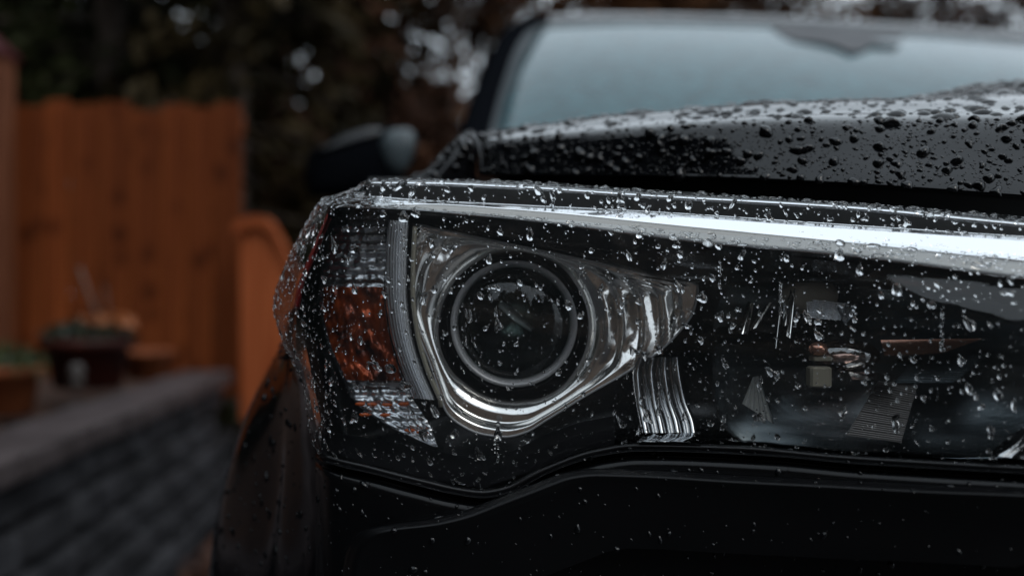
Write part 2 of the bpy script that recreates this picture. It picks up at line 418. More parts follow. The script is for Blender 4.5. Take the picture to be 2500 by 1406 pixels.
o, b3 = pot('glazed_pot', 360, 925, 4.1, 0.10, 0.12, M_terra, 'small brick red pot right of the wide dark pot')
V, F = leaf_cloud((0, 0, 0), (0.10, 0.08, 0.035), 150, 0.022, 0.7)
fl = empty('orange_flowers', tuple(P(255, 787, 3.62))); tag(fl, 'cluster of orange blooms above the dark glazed pot', 'flowers')
quads_fast('petals', V, F, M_flower, fl)
stm = polyline([(0.02, 0.0, -0.17), (0.0, 0, -0.08), (-0.02, 0, 0.0), (-0.055, 0, 0.10), (-0.10, 0.02, 0.2)], 10); tube_obj('stem', stm, 0.006, M_stem, fl, 6)
o = empty('bare_twig', tuple(P(330, 930, 4.2))); tag(o, 'thin bare twig leaning against the fence above the small pot', 'twig')
tube_obj('branch', polyline([(0, 0, 0), (-0.03, 0, 0.1), (-0.10, 0, 0.25), (-0.13, 0, 0.40)], 10), np.linspace(0.008, 0.003, 10), M_stem, o, 6)
o = empty('garden_ornament', tuple(P(187, 940, 3.3))); tag(o, 'small pale stone ornament on the soil before the glazed pot', 'ornament')
th = np.linspace(0, 2*np.pi, 16, endpoint=False); prof = [(0.0, 0), (0.022, 0.0), (0.026, 0.012), (0.015, 0.022), (0.024, 0.038), (0.027, 0.052), (0.018, 0.068), (0.0, 0.074)]
mk('figure', [[r*math.cos(t), r*math.sin(t), z] for r, z in prof for t in th], grid_faces(len(prof), 16, True), mat('pale_stone', (0.06, 0.05, 0.045), 0.6), o)

# fallen leaves at the foot of the wall
M_dead = noise_col(mat('fallen_leaf', (0.2, 0.07, 0.03), 0.6), (0.04, 0.012, 0.006), (0.12, 0.042, 0.016), 6, 2)
nL = 900
yy = rng.uniform(1.6, 4.9, nL); xx = WX(yy) + 0.03 + np.abs(rng.normal(0, 0.22, nL))
ctr = np.stack([xx, yy, rng.uniform(0.006, 0.03, nL)], -1)
a = rng.normal(size=(nL, 3)); a[:, 2] *= 0.2; a /= np.linalg.norm(a, axis=1)[:, None]; b_ = np.cross(a, np.array([0, 0, 1.0]) + rng.normal(0, 0.25, (nL, 3))); b_ /= np.linalg.norm(b_, axis=1)[:, None]
s = rng.uniform(0.02, 0.045, nL)[:, None]
V = np.stack([ctr - a*s, ctr + b_*s*0.6, ctr + a*s, ctr - b_*s*0.6], 1).reshape(-1, 3)
tag(quads_fast('fallen_leaves', V, np.arange(4*nL).reshape(-1, 4), M_dead), 'orange brown fallen leaves along the foot of the wall', kind='stuff')

# ------------------------------------------------------------------ trees
M_bark = noise_col(mat('dark_bark', (0.05, 0.035, 0.025), 0.9), (0.025, 0.018, 0.014), (0.08, 0.055, 0.04), 8, 6, stretch=(4, 4, 0.6), bump=0.6)
def foliage_mat(name, c1, c2, sc=1.6):
    m = mat(name, c1, 0.7, spec=0.08); return noise_col(m, c1, c2, sc, 5, lo=0.38, hi=0.62)
M_fir = foliage_mat('dark_evergreen', (0.007, 0.010, 0.004), (0.026, 0.027, 0.009))
M_fir2 = foliage_mat('brownish_evergreen', (0.011, 0.009, 0.004), (0.042, 0.028, 0.011))
M_aut = foliage_mat('autumn_leaves', (0.04, 0.018, 0.009), (0.13, 0.055, 0.02))
M_aut2 = foliage_mat('russet_leaves', (0.022, 0.010, 0.007), (0.075, 0.033, 0.018))

def conifer(x, y, h, r, n, m, label, size=0.085):
    o = empty('conifer_tree', (x, y, 0)); tag(o, label, 'tree', 'dark evergreens behind the fence')
    parts = [tube(polyline([(0, 0, 0), (0.05, 0, h*0.5), (0, 0, h)], 10), np.linspace(0.16, 0.02, 10), 8)]
    nb = int(h * 16); C = []; A = []
    for k in range(nb):
        z = h * (0.06 + 0.92 * (k + rng.random()) / nb); ang = rng.uniform(0, 2*math.pi)
        L = r * (1 - z/h) ** 0.75 * rng.uniform(0.6, 1.12) + 0.12
        e = np.array([math.cos(ang)*L, math.sin(ang)*L, -0.28*L])
        parts.append(tube(polyline([(0, 0, z), tuple(np.array([0, 0, z]) + e*0.5 + (0, 0, 0.05)), tuple(np.array([0, 0, z]) + e)], 4), np.linspace(0.022, 0.006, 4), 4))
        kk = max(6, int(n / nb * (L / r + 0.35)))
        t = np.sqrt(rng.random(kk)) * 1.05
        C.append(np.array([0, 0, z]) + e[None] * t[:, None] + rng.normal(0, 1, (kk, 3)) * np.array([0.10, 0.10, 0.11]) * (0.35 + L*0.5))
        A.append(np.repeat((e / L)[None], kk, 0))
    V, F = join(parts); mk('trunk', V, F, M_bark, o)
    C = np.concatenate(C); A = np.concatenate(A)
    V, F = leaves(C, size, 0.42, 0.35, rng, A); quads_fast('crown', V, F, m, o)
    return o

def broadleaf(x, y, h, r, n, m, label, size=0.06, base=0.3, group='autumn trees beyond the truck', clumps=34, spread=0.30):
    o = empty('autumn_tree', (x, y, 0)); tag(o, label, 'tree', group)
    parts = [tube(polyline([(0, 0, 0), (rng.normal(0, .1), 0, h*0.3), (rng.normal(0, .15), 0, h*0.85)], 10), np.linspace(0.15, 0.03, 10), 8)]
    C = []
    for k in range(clumps):
        z = h * rng.uniform(base, 1.0); f = math.sin(math.pi * min(1, max(0.05, (z/h - base*0.7) / (1.08 - base*0.7)))) ** 0.6
        ang = rng.uniform(0, 2*math.pi); L = r * f * math.sqrt(rng.uniform(0.08, 1.0))
        e = np.array([math.cos(ang)*L, math.sin(ang)*L, z]); z0 = max(h*base*0.7, z - L*0.8)
        parts.append(tube(polyline([(0, 0, z0), tuple((np.array([0, 0, z0]) + e)/2 + rng.normal(0, 0.06, 3)), tuple(e)], 6), np.linspace(0.035, 0.006, 6), 5))
        for q in range(3):
            e2 = e + rng.normal(0, spread, 3); parts.append(tube(np.array([e*0.8 + np.array([0, 0, z0])*0.2, (e + e2)/2 + rng.normal(0, 0.03, 3), e2]), [0.012, 0.008, 0.004], 4))
        kk = int(n / clumps * rng.uniform(0.5, 1.5))
        C.append(e + rng.normal(0, 1, (kk, 3)) * spread * rng.uniform(0.6, 1.2))
    V, F = join(parts); mk('trunk', V, F, M_bark, o)
    V, F = leaves(np.concatenate(C), size, 0.6, 0.2, rng); quads_fast('crown', V, F, m, o)
    return o

conifer(-3.9, 6.3, 6.6, 1.25, 6500, M_fir, 'dark evergreen tree behind the fence post at far left')
conifer(-2.75, 6.7, 7.2, 1.3, 7500, M_fir, 'dark evergreen tree rising behind the middle of the fence')
conifer(-1.85, 6.4, 6.2, 1.15, 7000, M_fir2, 'brownish evergreen tree behind the right end of the fence')
conifer(-5.0, 8.2, 8.0, 1.6, 6000, M_fir, 'tall evergreen in the second row, left of the others')
conifer(-3.3, 8.8, 8.4, 1.7, 8500, M_fir, 'tall evergreen in the second row between two nearer evergreens')
conifer(-1.75, 9.2, 7.2, 1.5, 8000, M_fir2, 'tall brownish evergreen above the side mirror')
conifer(-2.5, 10.6, 8.6, 2.0, 9000, M_fir2, 'wide brownish evergreen farthest back behind the fence')
conifer(-4.6, 10.8, 9.0, 2.1, 9000, M_fir, 'wide dark evergreen farthest back at the left')
conifer(-6.2, 5.2, 8.0, 1.7, 5000, M_fir, 'broad evergreen beyond the left edge of the fence')
broadleaf(-0.75, 9.0, 4.2, 1.0, 5200, M_aut2, 'russet tree with pale sky gaps beside the windshield pillar', 0.06, 0.12)
broadleaf(0.2, 10.5, 5.0, 1.5, 6500, M_aut, 'bare brown autumn tree above the left end of the roof', 0.06, 0.3)
broadleaf(2.2, 10.8, 5.2, 1.6, 9000, M_aut, 'orange brown autumn tree above the middle of the roof', 0.06, 0.35)
broadleaf(4.2, 11.0, 5.4, 1.7, 9000, M_aut2, 'dense russet autumn tree above the roof at upper right', 0.06, 0.3)
broadleaf(-0.35, 10.4, 4.7, 1.1, 5200, M_aut, 'brown autumn tree just behind the russet tree beside the pillar', 0.06, 0.2)
broadleaf(3.3, 12.2, 5.6, 1.5, 7000, M_aut, 'brown autumn tree set back between two russet trees', 0.06, 0.3)
broadleaf(6.4, 11.0, 5.0, 1.6, 5200, M_aut2, 'dark russet tree at the right beyond the truck', 0.06, 0.2)
# hedge under the trees
hb = empty('garden_hedge', (0.2, 8.0, 0)); tag(hb, 'dark brown hedge below the trees between mirror and windshield', 'hedge')
C = np.stack([rng.uniform(-3.4, 6.5, 24000), rng.normal(0, 0.28, 24000), rng.uniform(0, 1, 24000)], -1)
C[:, 2] = C[:, 2] ** 0.8 * (2.15 + 0.25*np.sin(C[:, 0]*2.3) + 0.15*np.sin(C[:, 0]*5.1))
V, F = leaves(C, 0.08, 0.5, 0.1); quads_fast('foliage', V, F, M_aut2, hb)
pr = [tube(polyline([(x, 0, 0), (x + rng.normal(0, .1), 0, 0.7), (x + rng.normal(0, .2), rng.normal(0, .1), 1.7)], 6), np.linspace(0.03, 0.008, 6), 5) for x in np.linspace(-2, 6.3, 24)]
V, F = join(pr); mk('stems', V, F, M_bark, hb)

# unseen wood added around the camera, height and tone shaped for what glossy fronts mirror
nW = 52000
ang = rng.uniform(R(124), R(318), nW); rad = rng.uniform(9, 13, nW)
hgt = 6.0 + 6.5*np.clip((R(250) - ang) / R(60), 0, 1) + 1.3*np.sin(ang*7) + 0.9*np.sin(ang*17 + 1) + 0.6*np.sin(ang*41)
C = np.stack([rad*np.cos(ang), rad*np.sin(ang), rng.random(nW) ** 0.8 * hgt], -1)
M_wood = foliage_mat('pale_reflection_wood', (0.15, 0.13, 0.12), (0.50, 0.37, 0.29), 0.35)  # paler than real wood, so the chrome mirrors brighter surroundings
V, F = leaves(C, 0.34, 0.5, 0.2)
lf = np.repeat(ang < R(208), 1); Vq = V.reshape(-1, 4, 3)
for sel, m_, lb in ((~lf, M_wood, 'unseen pale wood added behind the camera to brighten the chrome'), (lf, M_fir, 'unseen dark evergreen wood shaped at the left to darken the mirroring paint')):
    q_ = Vq[sel].reshape(-1, 3); tag(quads_fast('reflection_wood', q_, np.arange(len(q_)).reshape(-1, 4), m_), lb, kind='stuff')

# ==================================================================== the truck
truck = empty('sport_utility_vehicle', (0.1, 0.5, 0.0))
tag(truck, 'black rain-beaded sport utility vehicle seen close at its headlight, hood and windshield', 'car')
TL = np.array(truck.location)
class Frame:                      # parts are modelled in world space, then kept in place under the truck
    pass
def under(o, parent):
    """parent o (modelled in world coordinates) without moving it"""
    bpy.context.view_layer.update()
    o.parent = parent
    o.matrix_parent_inverse = parent.matrix_world.inverted() if parent is truck else Vector((0, 0, 0)) and parent.matrix_world.inverted()
    return o
from mathutils import Matrix
T_INV = Matrix.Translation(-Vector(truck.location))
def part(o, parent=None):
    """part of the truck (parent None) or sub-part of a part; all part meshes sit in world coordinates"""
    if parent is None: o.parent = truck; o.matrix_parent_inverse = T_INV
    else: o.parent = parent
    return o

# ---- depth of the headlight glass along the photo's x
D = curve([(600, 0.60), (690, 0.565), (760, 0.540), (850, 0.524), (1000, 0.515), (1250, 0.511), (1500, 0.506), (1800, 0.492), (2050, 0.476), (2500, 0.445), (2900, 0.425)])
ya = curve([(770, 487), (800, 480), (850, 476), (900, 479), (1000, 487), (1250, 500), (1570, 516), (2050, 548), (2500, 578), (2900, 604)])
yb = curve([(770, 500), (810, 502), (900, 507), (1000, 513), (1250, 535), (1570, 574), (1730, 594), (2050, 622), (2500, 681), (2900, 730)])
y0 = curve([(840, 452), (915, 438), (1000, 436), (1250, 442), (1570, 462), (1826, 478), (2050, 492), (2500, 527), (2900, 555)])
y1 = curve([(840, 462), (915, 447), (1000, 447), (1250, 456), (1570, 477), (2050, 505), (2500, 548), (2900, 580)])
yc = curve([(790, 600), (1000, 610), (1250, 640), (1570, 680), (2050, 730), (2500, 790), (2900, 830)])
yd = curve([(735, 745), (1000, 760), (1250, 800), (2050, 860), (2500, 905), (2900, 940)])
ye = curve([(755, 850), (1000, 900), (1250, 960), (1570, 960), (2050, 985), (2500, 1015), (2900, 1040)])
yf = curve([(780, 960), (900, 1000), (1000, 1035), (1200, 1112), (1330, 1080), (1570, 1040), (2050, 1065), (2500, 1095), (2900, 1115)])
yg = curve([(770, 1100), (790, 1112), (900, 1140), (1050, 1178), (1120, 1194), (1180, 1201), (1230, 1193), (1330, 1145), (1450, 1102), (1550, 1087), (1800, 1093), (2050, 1115), (2500, 1142), (2900, 1165)])
FX = [850, 900, 950, 1000, 1060, 1120, 1180, 1230, 1280, 1330, 1390, 1450, 1510, 1570, 1700, 1800, 2050, 2300, 2500, 2700, 2900]
def lens_row(rear, sil, cor, yfun, dd, dys=None):
    """rear / silhouette / corner stations, then the front run"""
    r = [P(rear[0], rear[1], rear[2]), P(sil[0], sil[1], sil[2]), P(cor[0], cor[1], float(D(cor[0])) + (dd if not callable(dd) else dd(cor[0])))]
    for x in FX:
        r.append(P(x, float(yfun(x)), float(D(x)) + (dd if not callable(dd) else dd(x))))
    return r
def eps(row, a, w): return [np.array(p)*(1-w) + np.array(q)*w for p, q in zip(row, a)]
r_0 = lens_row((900, 470, .70), (872, 468, .63), (880, 452, 0), y0, 0.056)
r_1 = lens_row((895, 474, .69), (868, 473, .615), (876, 460, 0), y1, 0.0244)
for r in (r_0, r_1):          # the upper ridge starts at x=870
    r[2] = P(876, 456, 0.60)
    r[3] = P(885, 446, 0.585) if r is r_0 else P(884, 453, 0.575)
r_a = lens_row((830, 500, .69), (795, 484, .60), (815, 482, 0), ya, 0.024)
r_b = lens_row((800, 515, .68), (772, 500, .585), (805, 506, 0), yb, 0.0)
r_b2 = lens_row((780, 540, .68), (752, 535, .583), (800, 535, 0), lambda x: yb(x) + 22, -0.0004)
r_c = lens_row((740, 630, .68), (704, 628, .588), (770, 615, 0), yc, lambda x: -0.0016 - 0.0060*float(np.clip((x - 2150)/350, 0, 1)))
r_d = lens_row((715, 745, .67), (668, 742, .590), (738, 745, 0), yd, -0.0030)
r_e = lens_row((735, 850, .66), (692, 840, .586), (752, 850, 0), ye, -0.0022)
r_f = lens_row((790, 985, .64), (744, 945, .576), (785, 960, 0), yf, 0.0020)
r_f2 = lens_row((800, 1060, .62), (757, 1050, .566), (790, 1045, 0), lambda x: yf(x)*0.35 + yg(x)*0.65, 0.0060)
r_g = lens_row((815, 1118, .60), (772, 1100, .556), (800, 1116, 0), yg, 0.0120)
lens_rows = [r_0, eps(r_0, r_1, .5), eps(r_0, r_1, .90), r_1, eps(r_1, r_a, .10), eps(r_1, r_a, .5), eps(r_1, r_a, .93), r_a,
             eps(r_a, r_b, .06), eps(r_a, r_b, .5), eps(r_a, r_b, .94), r_b, eps(r_b, r_b2, .12), r_b2, r_c, r_d, r_e, r_f, r_f2, r_g]
lens_rows[2] = [p + np.array([0, 0, 0.0010]) for p in lens_rows[2]]
LENS = loft(lens_rows, 7, [2, 4, 3, 3, 4, 4, 3, 3, 5, 5, 3, 3, 4, 8, 14, 14, 14, 10, 10])

# ---- headlight: the housing is the part itself, everything in it a sub-part
outl = [(800, 530), (1000, 525), (1250, 545), (1570, 585), (2050, 640), (2900, 740), (2900, 1165), (2500, 1138), (2050, 1110), (1800, 1088), (1550, 1082), (1450, 1096), (1330, 1138), (1180, 1192), (1050, 1168), (900, 1132), (800, 1100), (770, 960), (748, 850), (726, 750), (765, 620)]
oo = np.array(outl, float); oo = np.concatenate([np.linspace(oo[i], oo[(i+1) % len(oo)], 6, endpoint=False) for i in range(len(oo))])
cen = np.array([1600, 860.0])
rings = []
for w, dd in ((0.0, 0.012), (0.0, 0.03), (0.02, 0.075), (0.08, 0.092), (0.5, 0.098), (0.985, 0.10)):
    rings.append([P(*(q*(1-w) + cen*w), float(D((q*(1-w) + cen*w)[0])) + dd) for q in oo])
V = np.array(rings).reshape(-1, 3); nO = len(oo)
head = part(mk('headlight', V, grid_faces(len(rings), nO, True), M_housing))
sub = lambda o: part(o, head)
lens = sub(grid('lens_cover', LENS, M_lens))

# black brow above the reflector bowl
bx = np.linspace(800, 2900, 60)
ytop = curve([(800, 556), (1010, 545), (1250, 596), (1440, 634), (1700, 690), (1960, 690), (2300, 715), (2900, 800)])
rows = [[P(x, float(yb(x)) + 2, float(D(x)) + 0.0065) for x in bx], [P(x, float(yb(x)) + 9, float(D(x)) + 0.010) for x in bx], [P(x, float(yb(x))*0.4 + float(ytop(x))*0.6, float(D(x)) + 0.024) for x in bx],
        [P(x, float(ytop(x)) - 3, float(D(x)) + 0.030) for x in bx], [P(x, float(ytop(x)), float(D(x)) + 0.034) for x in bx], [P(x, float(ytop(x)) - 12, float(D(x)) + 0.085) for x in bx]]
sub(grid('brow', loft(rows, 2, 4), M_housing))

# chrome light bar under the ledge
cx = np.linspace(905, 2900, 70)
ywb = curve([(905, 503), (1050, 501), (1250, 513), (1400, 526), (1570, 544), (2050, 592), (2500, 642), (2900, 684)])
rows = [[P(x, float(ya(x)) + 5, float(D(x)) + 0.0205) for x in cx], [P(x, float(ywb(x)), float(D(x)) + 0.0105) for x in cx]]
sub(grid('light_bar', loft(rows, 2, 5), M_bar, thick=-0.0005))
rows = [[P(x, float(ywb(x)) + 0.5, float(D(x)) + 0.0104) for x in cx], [P(x, float(yb(x)) - 2, float(D(x)) + 0.0050) for x in cx]]
M_bar2 = mat('grey_light_bar_face', (0.33, 0.32, 0.30), 0.25, metal=0.6)
sub(grid('light_bar_face', loft(rows, 2, 4), M_bar2, thick=-0.0005))
# dark strip behind the upper ridge
ux = np.linspace(893, 2900, 60)
rows = [[P(x, float(y0(x)) + 4, float(D(x)) + 0.062) for x in ux], [P(x, float(y1(x)) + 4, float(D(x)) + 0.050) for x in ux], [P(x, float(ya(x)) + 2, float(D(x)) + 0.044) for x in ux]]
sub(grid('ridge_backing', loft(rows, 2, 4), M_matte))
rx_ = np.linspace(893, 2900, 90)
sub(tube_obj('ridge_highlight_bead', [P(x, float(y1(x)) + 2.5, float(D(x)) + 0.0275) for x in rx_], 0.0011, M_bar, n=10))  # chrome bead added to draw the bright rim line of the ridge
sub(tube_obj('ledge_highlight_bead', [P(x, float(ya(x)) + 1.0, float(D(x)) + 0.0268) for x in rx_], 0.0005, M_bar, n=8))  # thin chrome bead added for the bright line along the ledge

# projector: glass, rings
PX, PY, DP = 1255, 797, 0.511
sub(lathe('projector_lens', [(0.01, .036), (40, .0364), (80, .0378), (115, .0403), (138, .043), (150, .0455), (150, .065)], PX, PY, DP, thin_clear('projector_lens_glass', (0.80, 0.86, 0.84), 0.05, 0.01)))
sub(lathe('projector_chamber', [(0.01, .085), (45, .083), (85, .077), (120, .067), (142, .056), (149, .049)], PX, PY, DP, mat('dark_green_mirror', (0.085, 0.105, 0.10), 0.22, metal=1.0)))
sub(grid('projector_light_streak', np.array([[P(x, y, DP + 0.060) for x, y in ((1222, 735), (1262, 765), (1300, 802))], [P(x, y, DP + 0.054) for x, y in ((1216, 748), (1254, 782), (1296, 810))]]), M_satin, thick=0.0006))  # grey blade added to draw a pale light streak inside the lens
sub(lathe('projector_ring', [(149, .056), (150, .043), (152, .0405), (157, .0395), (163, .0385), (167, .0395), (168, .065)], PX, PY, DP, M_satin))
sub(lathe('projector_shroud', [(168, .050), (170, .0445), (175, .0445), (177, .0405), (179, .050)], PX, PY, DP, M_housing))
# chrome bowl
bowl = [(1012, 548), (1120, 572), (1250, 600), (1440, 640), (1560, 664), (1690, 690), (1702, 700), (1690, 760), (1655, 810), (1600, 862), (1530, 906), (1430, 962), (1330, 1024), (1280, 1053), (1235, 1063), (1180, 1057), (1120, 1030), (1090, 1000), (1072, 945), (1050, 880), (1022, 810), (1003, 750), (1000, 690), (1006, 610)]
bo = np.array(bowl + bowl[:1], float)
nT = 200; bo_d = polyline(bo, 900)[:-1]
angs = np.unwrap(np.arctan2(bo_d[:, 1] - PY, bo_d[:, 0] - PX)); rads = np.hypot(bo_d[:, 0] - PX, bo_d[:, 1] - PY)
th = np.linspace(-np.pi, np.pi, nT, endpoint=False); idx = np.argsort(np.mod(angs + np.pi, 2*np.pi))
Ro = np.interp(np.mod(th + np.pi, 2*np.pi), np.mod(angs + np.pi, 2*np.pi)[idx], rads[idx], period=2*np.pi)
r0 = 178.0
rows = []
fr = np.r_[0, .12, .25, .4, .55, .72, .88, 1.0]
for f in fr:                                   # steep concave collar
    rr = r0 + f * np.minimum(40, np.maximum(Ro - r0, 6) * 0.55)
    dz = 0.0412 - 0.0072 * (1 - (1 - f) ** 1.5)
    rows.append([P(PX + r*math.cos(t), PY + r*math.sin(t), DP + dz) for r, t in zip(rr, th)])
rin = r0 + np.minimum(40, np.maximum(Ro - r0, 6) * 0.55)
for f in np.linspace(0.02, 1, 56):
    rr = rin + f * np.maximum(Ro - rin, 2)
    long_ = np.clip((Ro - rin - 70) / 120, 0, 1)
    k = (rr - rin) / 50.0; saw = (k % 1.0); saw = np.where(saw < 0.78, saw / 0.78, (1 - saw) / 0.22)
    step = np.where((rr - rin) < 190, 1.0, 0.0) * long_ * (saw - 0.5) * 0.0062 * np.clip((rr - rin) / 12, 0, 1)
    fs = min(1.0, max(0.0, (f - 0.30)/0.50)); dz = 0.034 - 0.0046 * fs*fs*(3 - 2*fs) - 0.0006*f
    rows.append([P(PX + r*math.cos(t), PY + r*math.sin(t), DP + dz + s) for r, t, s in zip(rr, th, step)])
V = np.array(rows).reshape(-1, 3)
sub(mk('reflector_bowl', V, grid_faces(len(rows), nT, True), M_chrome))
rim = [P(PX + (r + 3)*math.cos(t), PY + (r + 3)*math.sin(t), DP + 0.0275) for r, t in zip(Ro, th)]
rim = np.array(rim + rim[:1]); sub(tube_obj('bowl_rim', rim, 0.00055, M_satin))

# ribbed divider strip between turn signal and projector
sl = curve([(535, 948), (620, 941), (700, 940), (800, 951), (880, 972), (970, 1008)])
sr = curve([(535, 1000), (620, 995), (700, 994), (800, 1004), (880, 1025), (970, 1062)])
nr = 7; uu = np.linspace(0, 1, nr*6 + 1); yy_ = np.linspace(537, 972, 40)
G = np.array([[P(float(sl(y))*(1-u) + float(sr(y))*u, y + u*4, 0.522 + 0.010*(u-0.5)**2*4 - 0.0018*abs(math.sin(u*nr*math.pi))) for u in uu] for y in yy_])
sub(grid('ribbed_divider', G, M_pipe, smooth=True))
sub(tube_obj('divider_edge', [P(float(sr(y)) + 14, y + 8, 0.526) for y in np.linspace(545, 985, 24)], 0.0013, M_tan, n=8))
gx1 = [P(float(sr(y)) + 6, y + 6, 0.534) for y in np.linspace(540, 985, 24)]
sub(tube_obj('divider_groove', gx1, 0.0016, M_matte, n=6))

# turn signal: reflector with stacked ribs, amber inner lens, bulb
tl = curve([(545, 806), (620, 790), (690, 780), (760, 782), (840, 800), (900, 826), (980, 866), (1040, 950), (1092, 1062)])
tr = curve([(545, 944), (700, 938), (800, 948), (880, 968), (970, 1006), (1040, 1050), (1092, 1070)])
from mathutils import noise as mnoise
def nz2(x, y, s, k=0.0): return mnoise.noise(Vector((x/s, y/s, k)))
def ribbed(name, ya_, yb_, period, amp, dd, m, inset=0.0, cells=0, rough=0.0):
    yq = np.linspace(ya_, yb_, int((yb_ - ya_) / period * 6)); uq = np.linspace(inset, 1 - inset*0.2, 49)
    G = []
    for y in yq:
        a, b = float(tl(y)), float(tr(y)); row = []
        for u in uq:
            x = a*(1-u) + b*u
            ph = abs(math.sin(math.pi * (y - 545) / period)) ; c = abs(math.sin(math.pi * u * cells)) if cells else 1
            row.append(P(x, y, float(D(x)) + dd - 0.013*max(0.0, (y - 920)/170) - amp*ph*(0.55 + 0.45*c) + rough*(nz2(x, y, 26.0, 3.1) + 0.6*nz2(x, y, 11.0, 7.7))))
        G.append(row)
    return grid(name, np.array(G), m)
M_sig = mat('turn_signal_chrome', (0.72, 0.74, 0.77), 0.26, metal=0.95)
sub(ribbed('turn_signal_reflector', 550, 1090, 21, 0.0018, 0.040, M_sig, cells=6, rough=0.0016))
sub(ribbed('amber_lens', 700, 928, 66, 0.0022, 0.034, M_amber, inset=0.05, cells=2, rough=0.0042))
c = P(915, 842, 0.552); 
def ellipsoid(name, c, r, m, n=20, k=12):
    V = [[c[0] + r[0]*math.cos(t)*math.sin(p), c[1] + r[1]*math.sin(t)*math.sin(p), c[2] + r[2]*math.cos(p)] for p in np.linspace(0.001, math.pi - 0.001, k) for t in np.linspace(0, 2*math.pi, n, endpoint=False)]
    return mk(name, V, grid_faces(k, n, True), m)
M_amb2 = mat('orange_glint_paint', (0.50, 0.085, 0.012), 0.12)

# orange beads painted as glints on the ribs and amber lens
for k, (x, y) in enumerate([(880, 986), (908, 987), (945, 988), (985, 986), (890, 1012), (940, 1013), (1000, 1050), (1030, 1055), (886, 846), (903, 872), (926, 806), (897, 908), (935, 868), (862, 822)]):
    o = ellipsoid('amber_glint', P(x, y, float(D(x)) + 0.0375 - 0.013*max(0.0, (y - 920)/170)), (0.0032, 0.001, 0.0011), M_amb2, 10, 6); sub(o)
# red reflector strip on the corner
rs_ = [(806, 520), (790, 556), (770, 604), (748, 655), (731, 704), (722, 752)]
pl_ = polyline(rs_, 24)
rows = [[P(x - 6, y, float(D(x)) + 0.032) for x, y in pl_], [P(x + 4, y + 2, float(D(x)) + 0.022) for x, y in pl_]]
sub(grid('red_reflector_strip', np.array(rows), M_red, thick=0.001))
# inner side wall (clear edge seen on the outer corner)
# lower tray
rows = []
for w in np.linspace(0, 1, 6):
    rows.append([P(x, (float(yg(x)) - 8)*(1-w) + (float(yg(x)) - 60 - 25*math.sin((x-760)/300))*w, float(D(x)) + 0.014 + 0.045*w) for x in np.linspace(785, 1500, 40)])
sub(grid('lower_tray', np.array(rows), M_trim))

# fluted reflector right of the bowl
fl_l = curve([(870, 1560), (910, 1545), (980, 1552), (1030, 1562), (1066, 1570)]); fl_r = curve([(850, 1655), (910, 1662), (980, 1678), (1030, 1698), (1066, 1704)])
G = np.array([[P(float(fl_l(y))*(1-u) + float(fl_r(y))*u, y, float(D(1620)) + 0.034 - 0.0042*abs(math.sin(math.pi*(u*3.5 + 0.25))) - 0.012*((y-880)/190)**2) for u in np.linspace(0, 1, 64)] for y in np.linspace(872, 1056, 24)])
M_flute = mat('fluted_chrome', (0.42, 0.43, 0.44), 0.14, metal=1.0)
sub(grid('fluted_reflector', G, M_flute))
sh = np.array([[P(x, y, float(D(x)) + d) for x in np.linspace(1556, 1710, 16)] for y, d in ((1054, 0.028), (1058, 0.021), (1072, 0.010), (1078, 0.008))])
sub(grid('reflector_shelf', sh, M_bar))

# high-beam reflector: concave bowl with fine steps
HX, HY = 2210, 880
rows = []
th2 = np.linspace(0, 2*np.pi, 96, endpoint=False)
for i, f in enumerate(np.linspace(0.04, 1, 60)):
    row = []
    for t in th2:
        rx = 520 if math.cos(t) > 0 else 470; ry = 240
        ct, st = math.cos(t), math.sin(t); x = HX + f*rx*math.copysign(abs(ct)**(1 - 0.5*f), ct); y = HY + f*ry*math.copysign(abs(st)**(1 - 0.5*f), st)
        y = min(max(y, float(ytop(x)) + 4), float(yg(x)) - 14)
        row.append(P(x, y, float(D(x)) + 0.078 - 0.034*f**2 + 0.0009*(i % 2)))
    rows.append(row)
sub(mk('high_beam_reflector', np.array(rows).reshape(-1, 3), grid_faces(60, 96, True), M_chrome_dark))
# bulb shield disc and ribbed fan below it
M_disc = mat('dark_bronze_shield', (0.30, 0.27, 0.225), 0.5)
sub(lathe('bulb_shield', [(0.01, .040), (40, .041), (64, .043), (72, .047), (70, .056)], 2050, 722, 0.476, M_disc, n=40, sx=1.05, sy=0.72))
def patch(name, quad, d0, d1, nu, nv, fn, m):
    """bilinear patch over four photo corners (tl, tr, br, bl); fn(u,v) adds depth"""
    q = np.array(quad, float); G = []
    for v in np.linspace(0, 1, nv):
        a = q[0]*(1-v) + q[3]*v; b = q[1]*(1-v) + q[2]*v
        G.append([P(*(a*(1-u) + b*u), float(D((a*(1-u) + b*u)[0])) + d0*(1-v) + d1*v + fn(u, v)) for u in np.linspace(0, 1, nu)])
    return sub(grid(name, np.array(G), m))
saw = lambda v, k: (v*k) % 1.0
patch('ribbed_fan', [(1968, 728), (2075, 742), (2052, 782), (1972, 776)], .036, .028, 24, 66, lambda u, v: 0.0012*saw(v + 0.07*math.sin(u*9), 11), M_pipe)
patch('faceted_fan', [(2040, 745), (2096, 738), (2080, 775), (2062, 792)], .034, .026, 10, 8, lambda u, v: 0.002*math.sin(u*6)*math.sin(v*5), M_pipe)
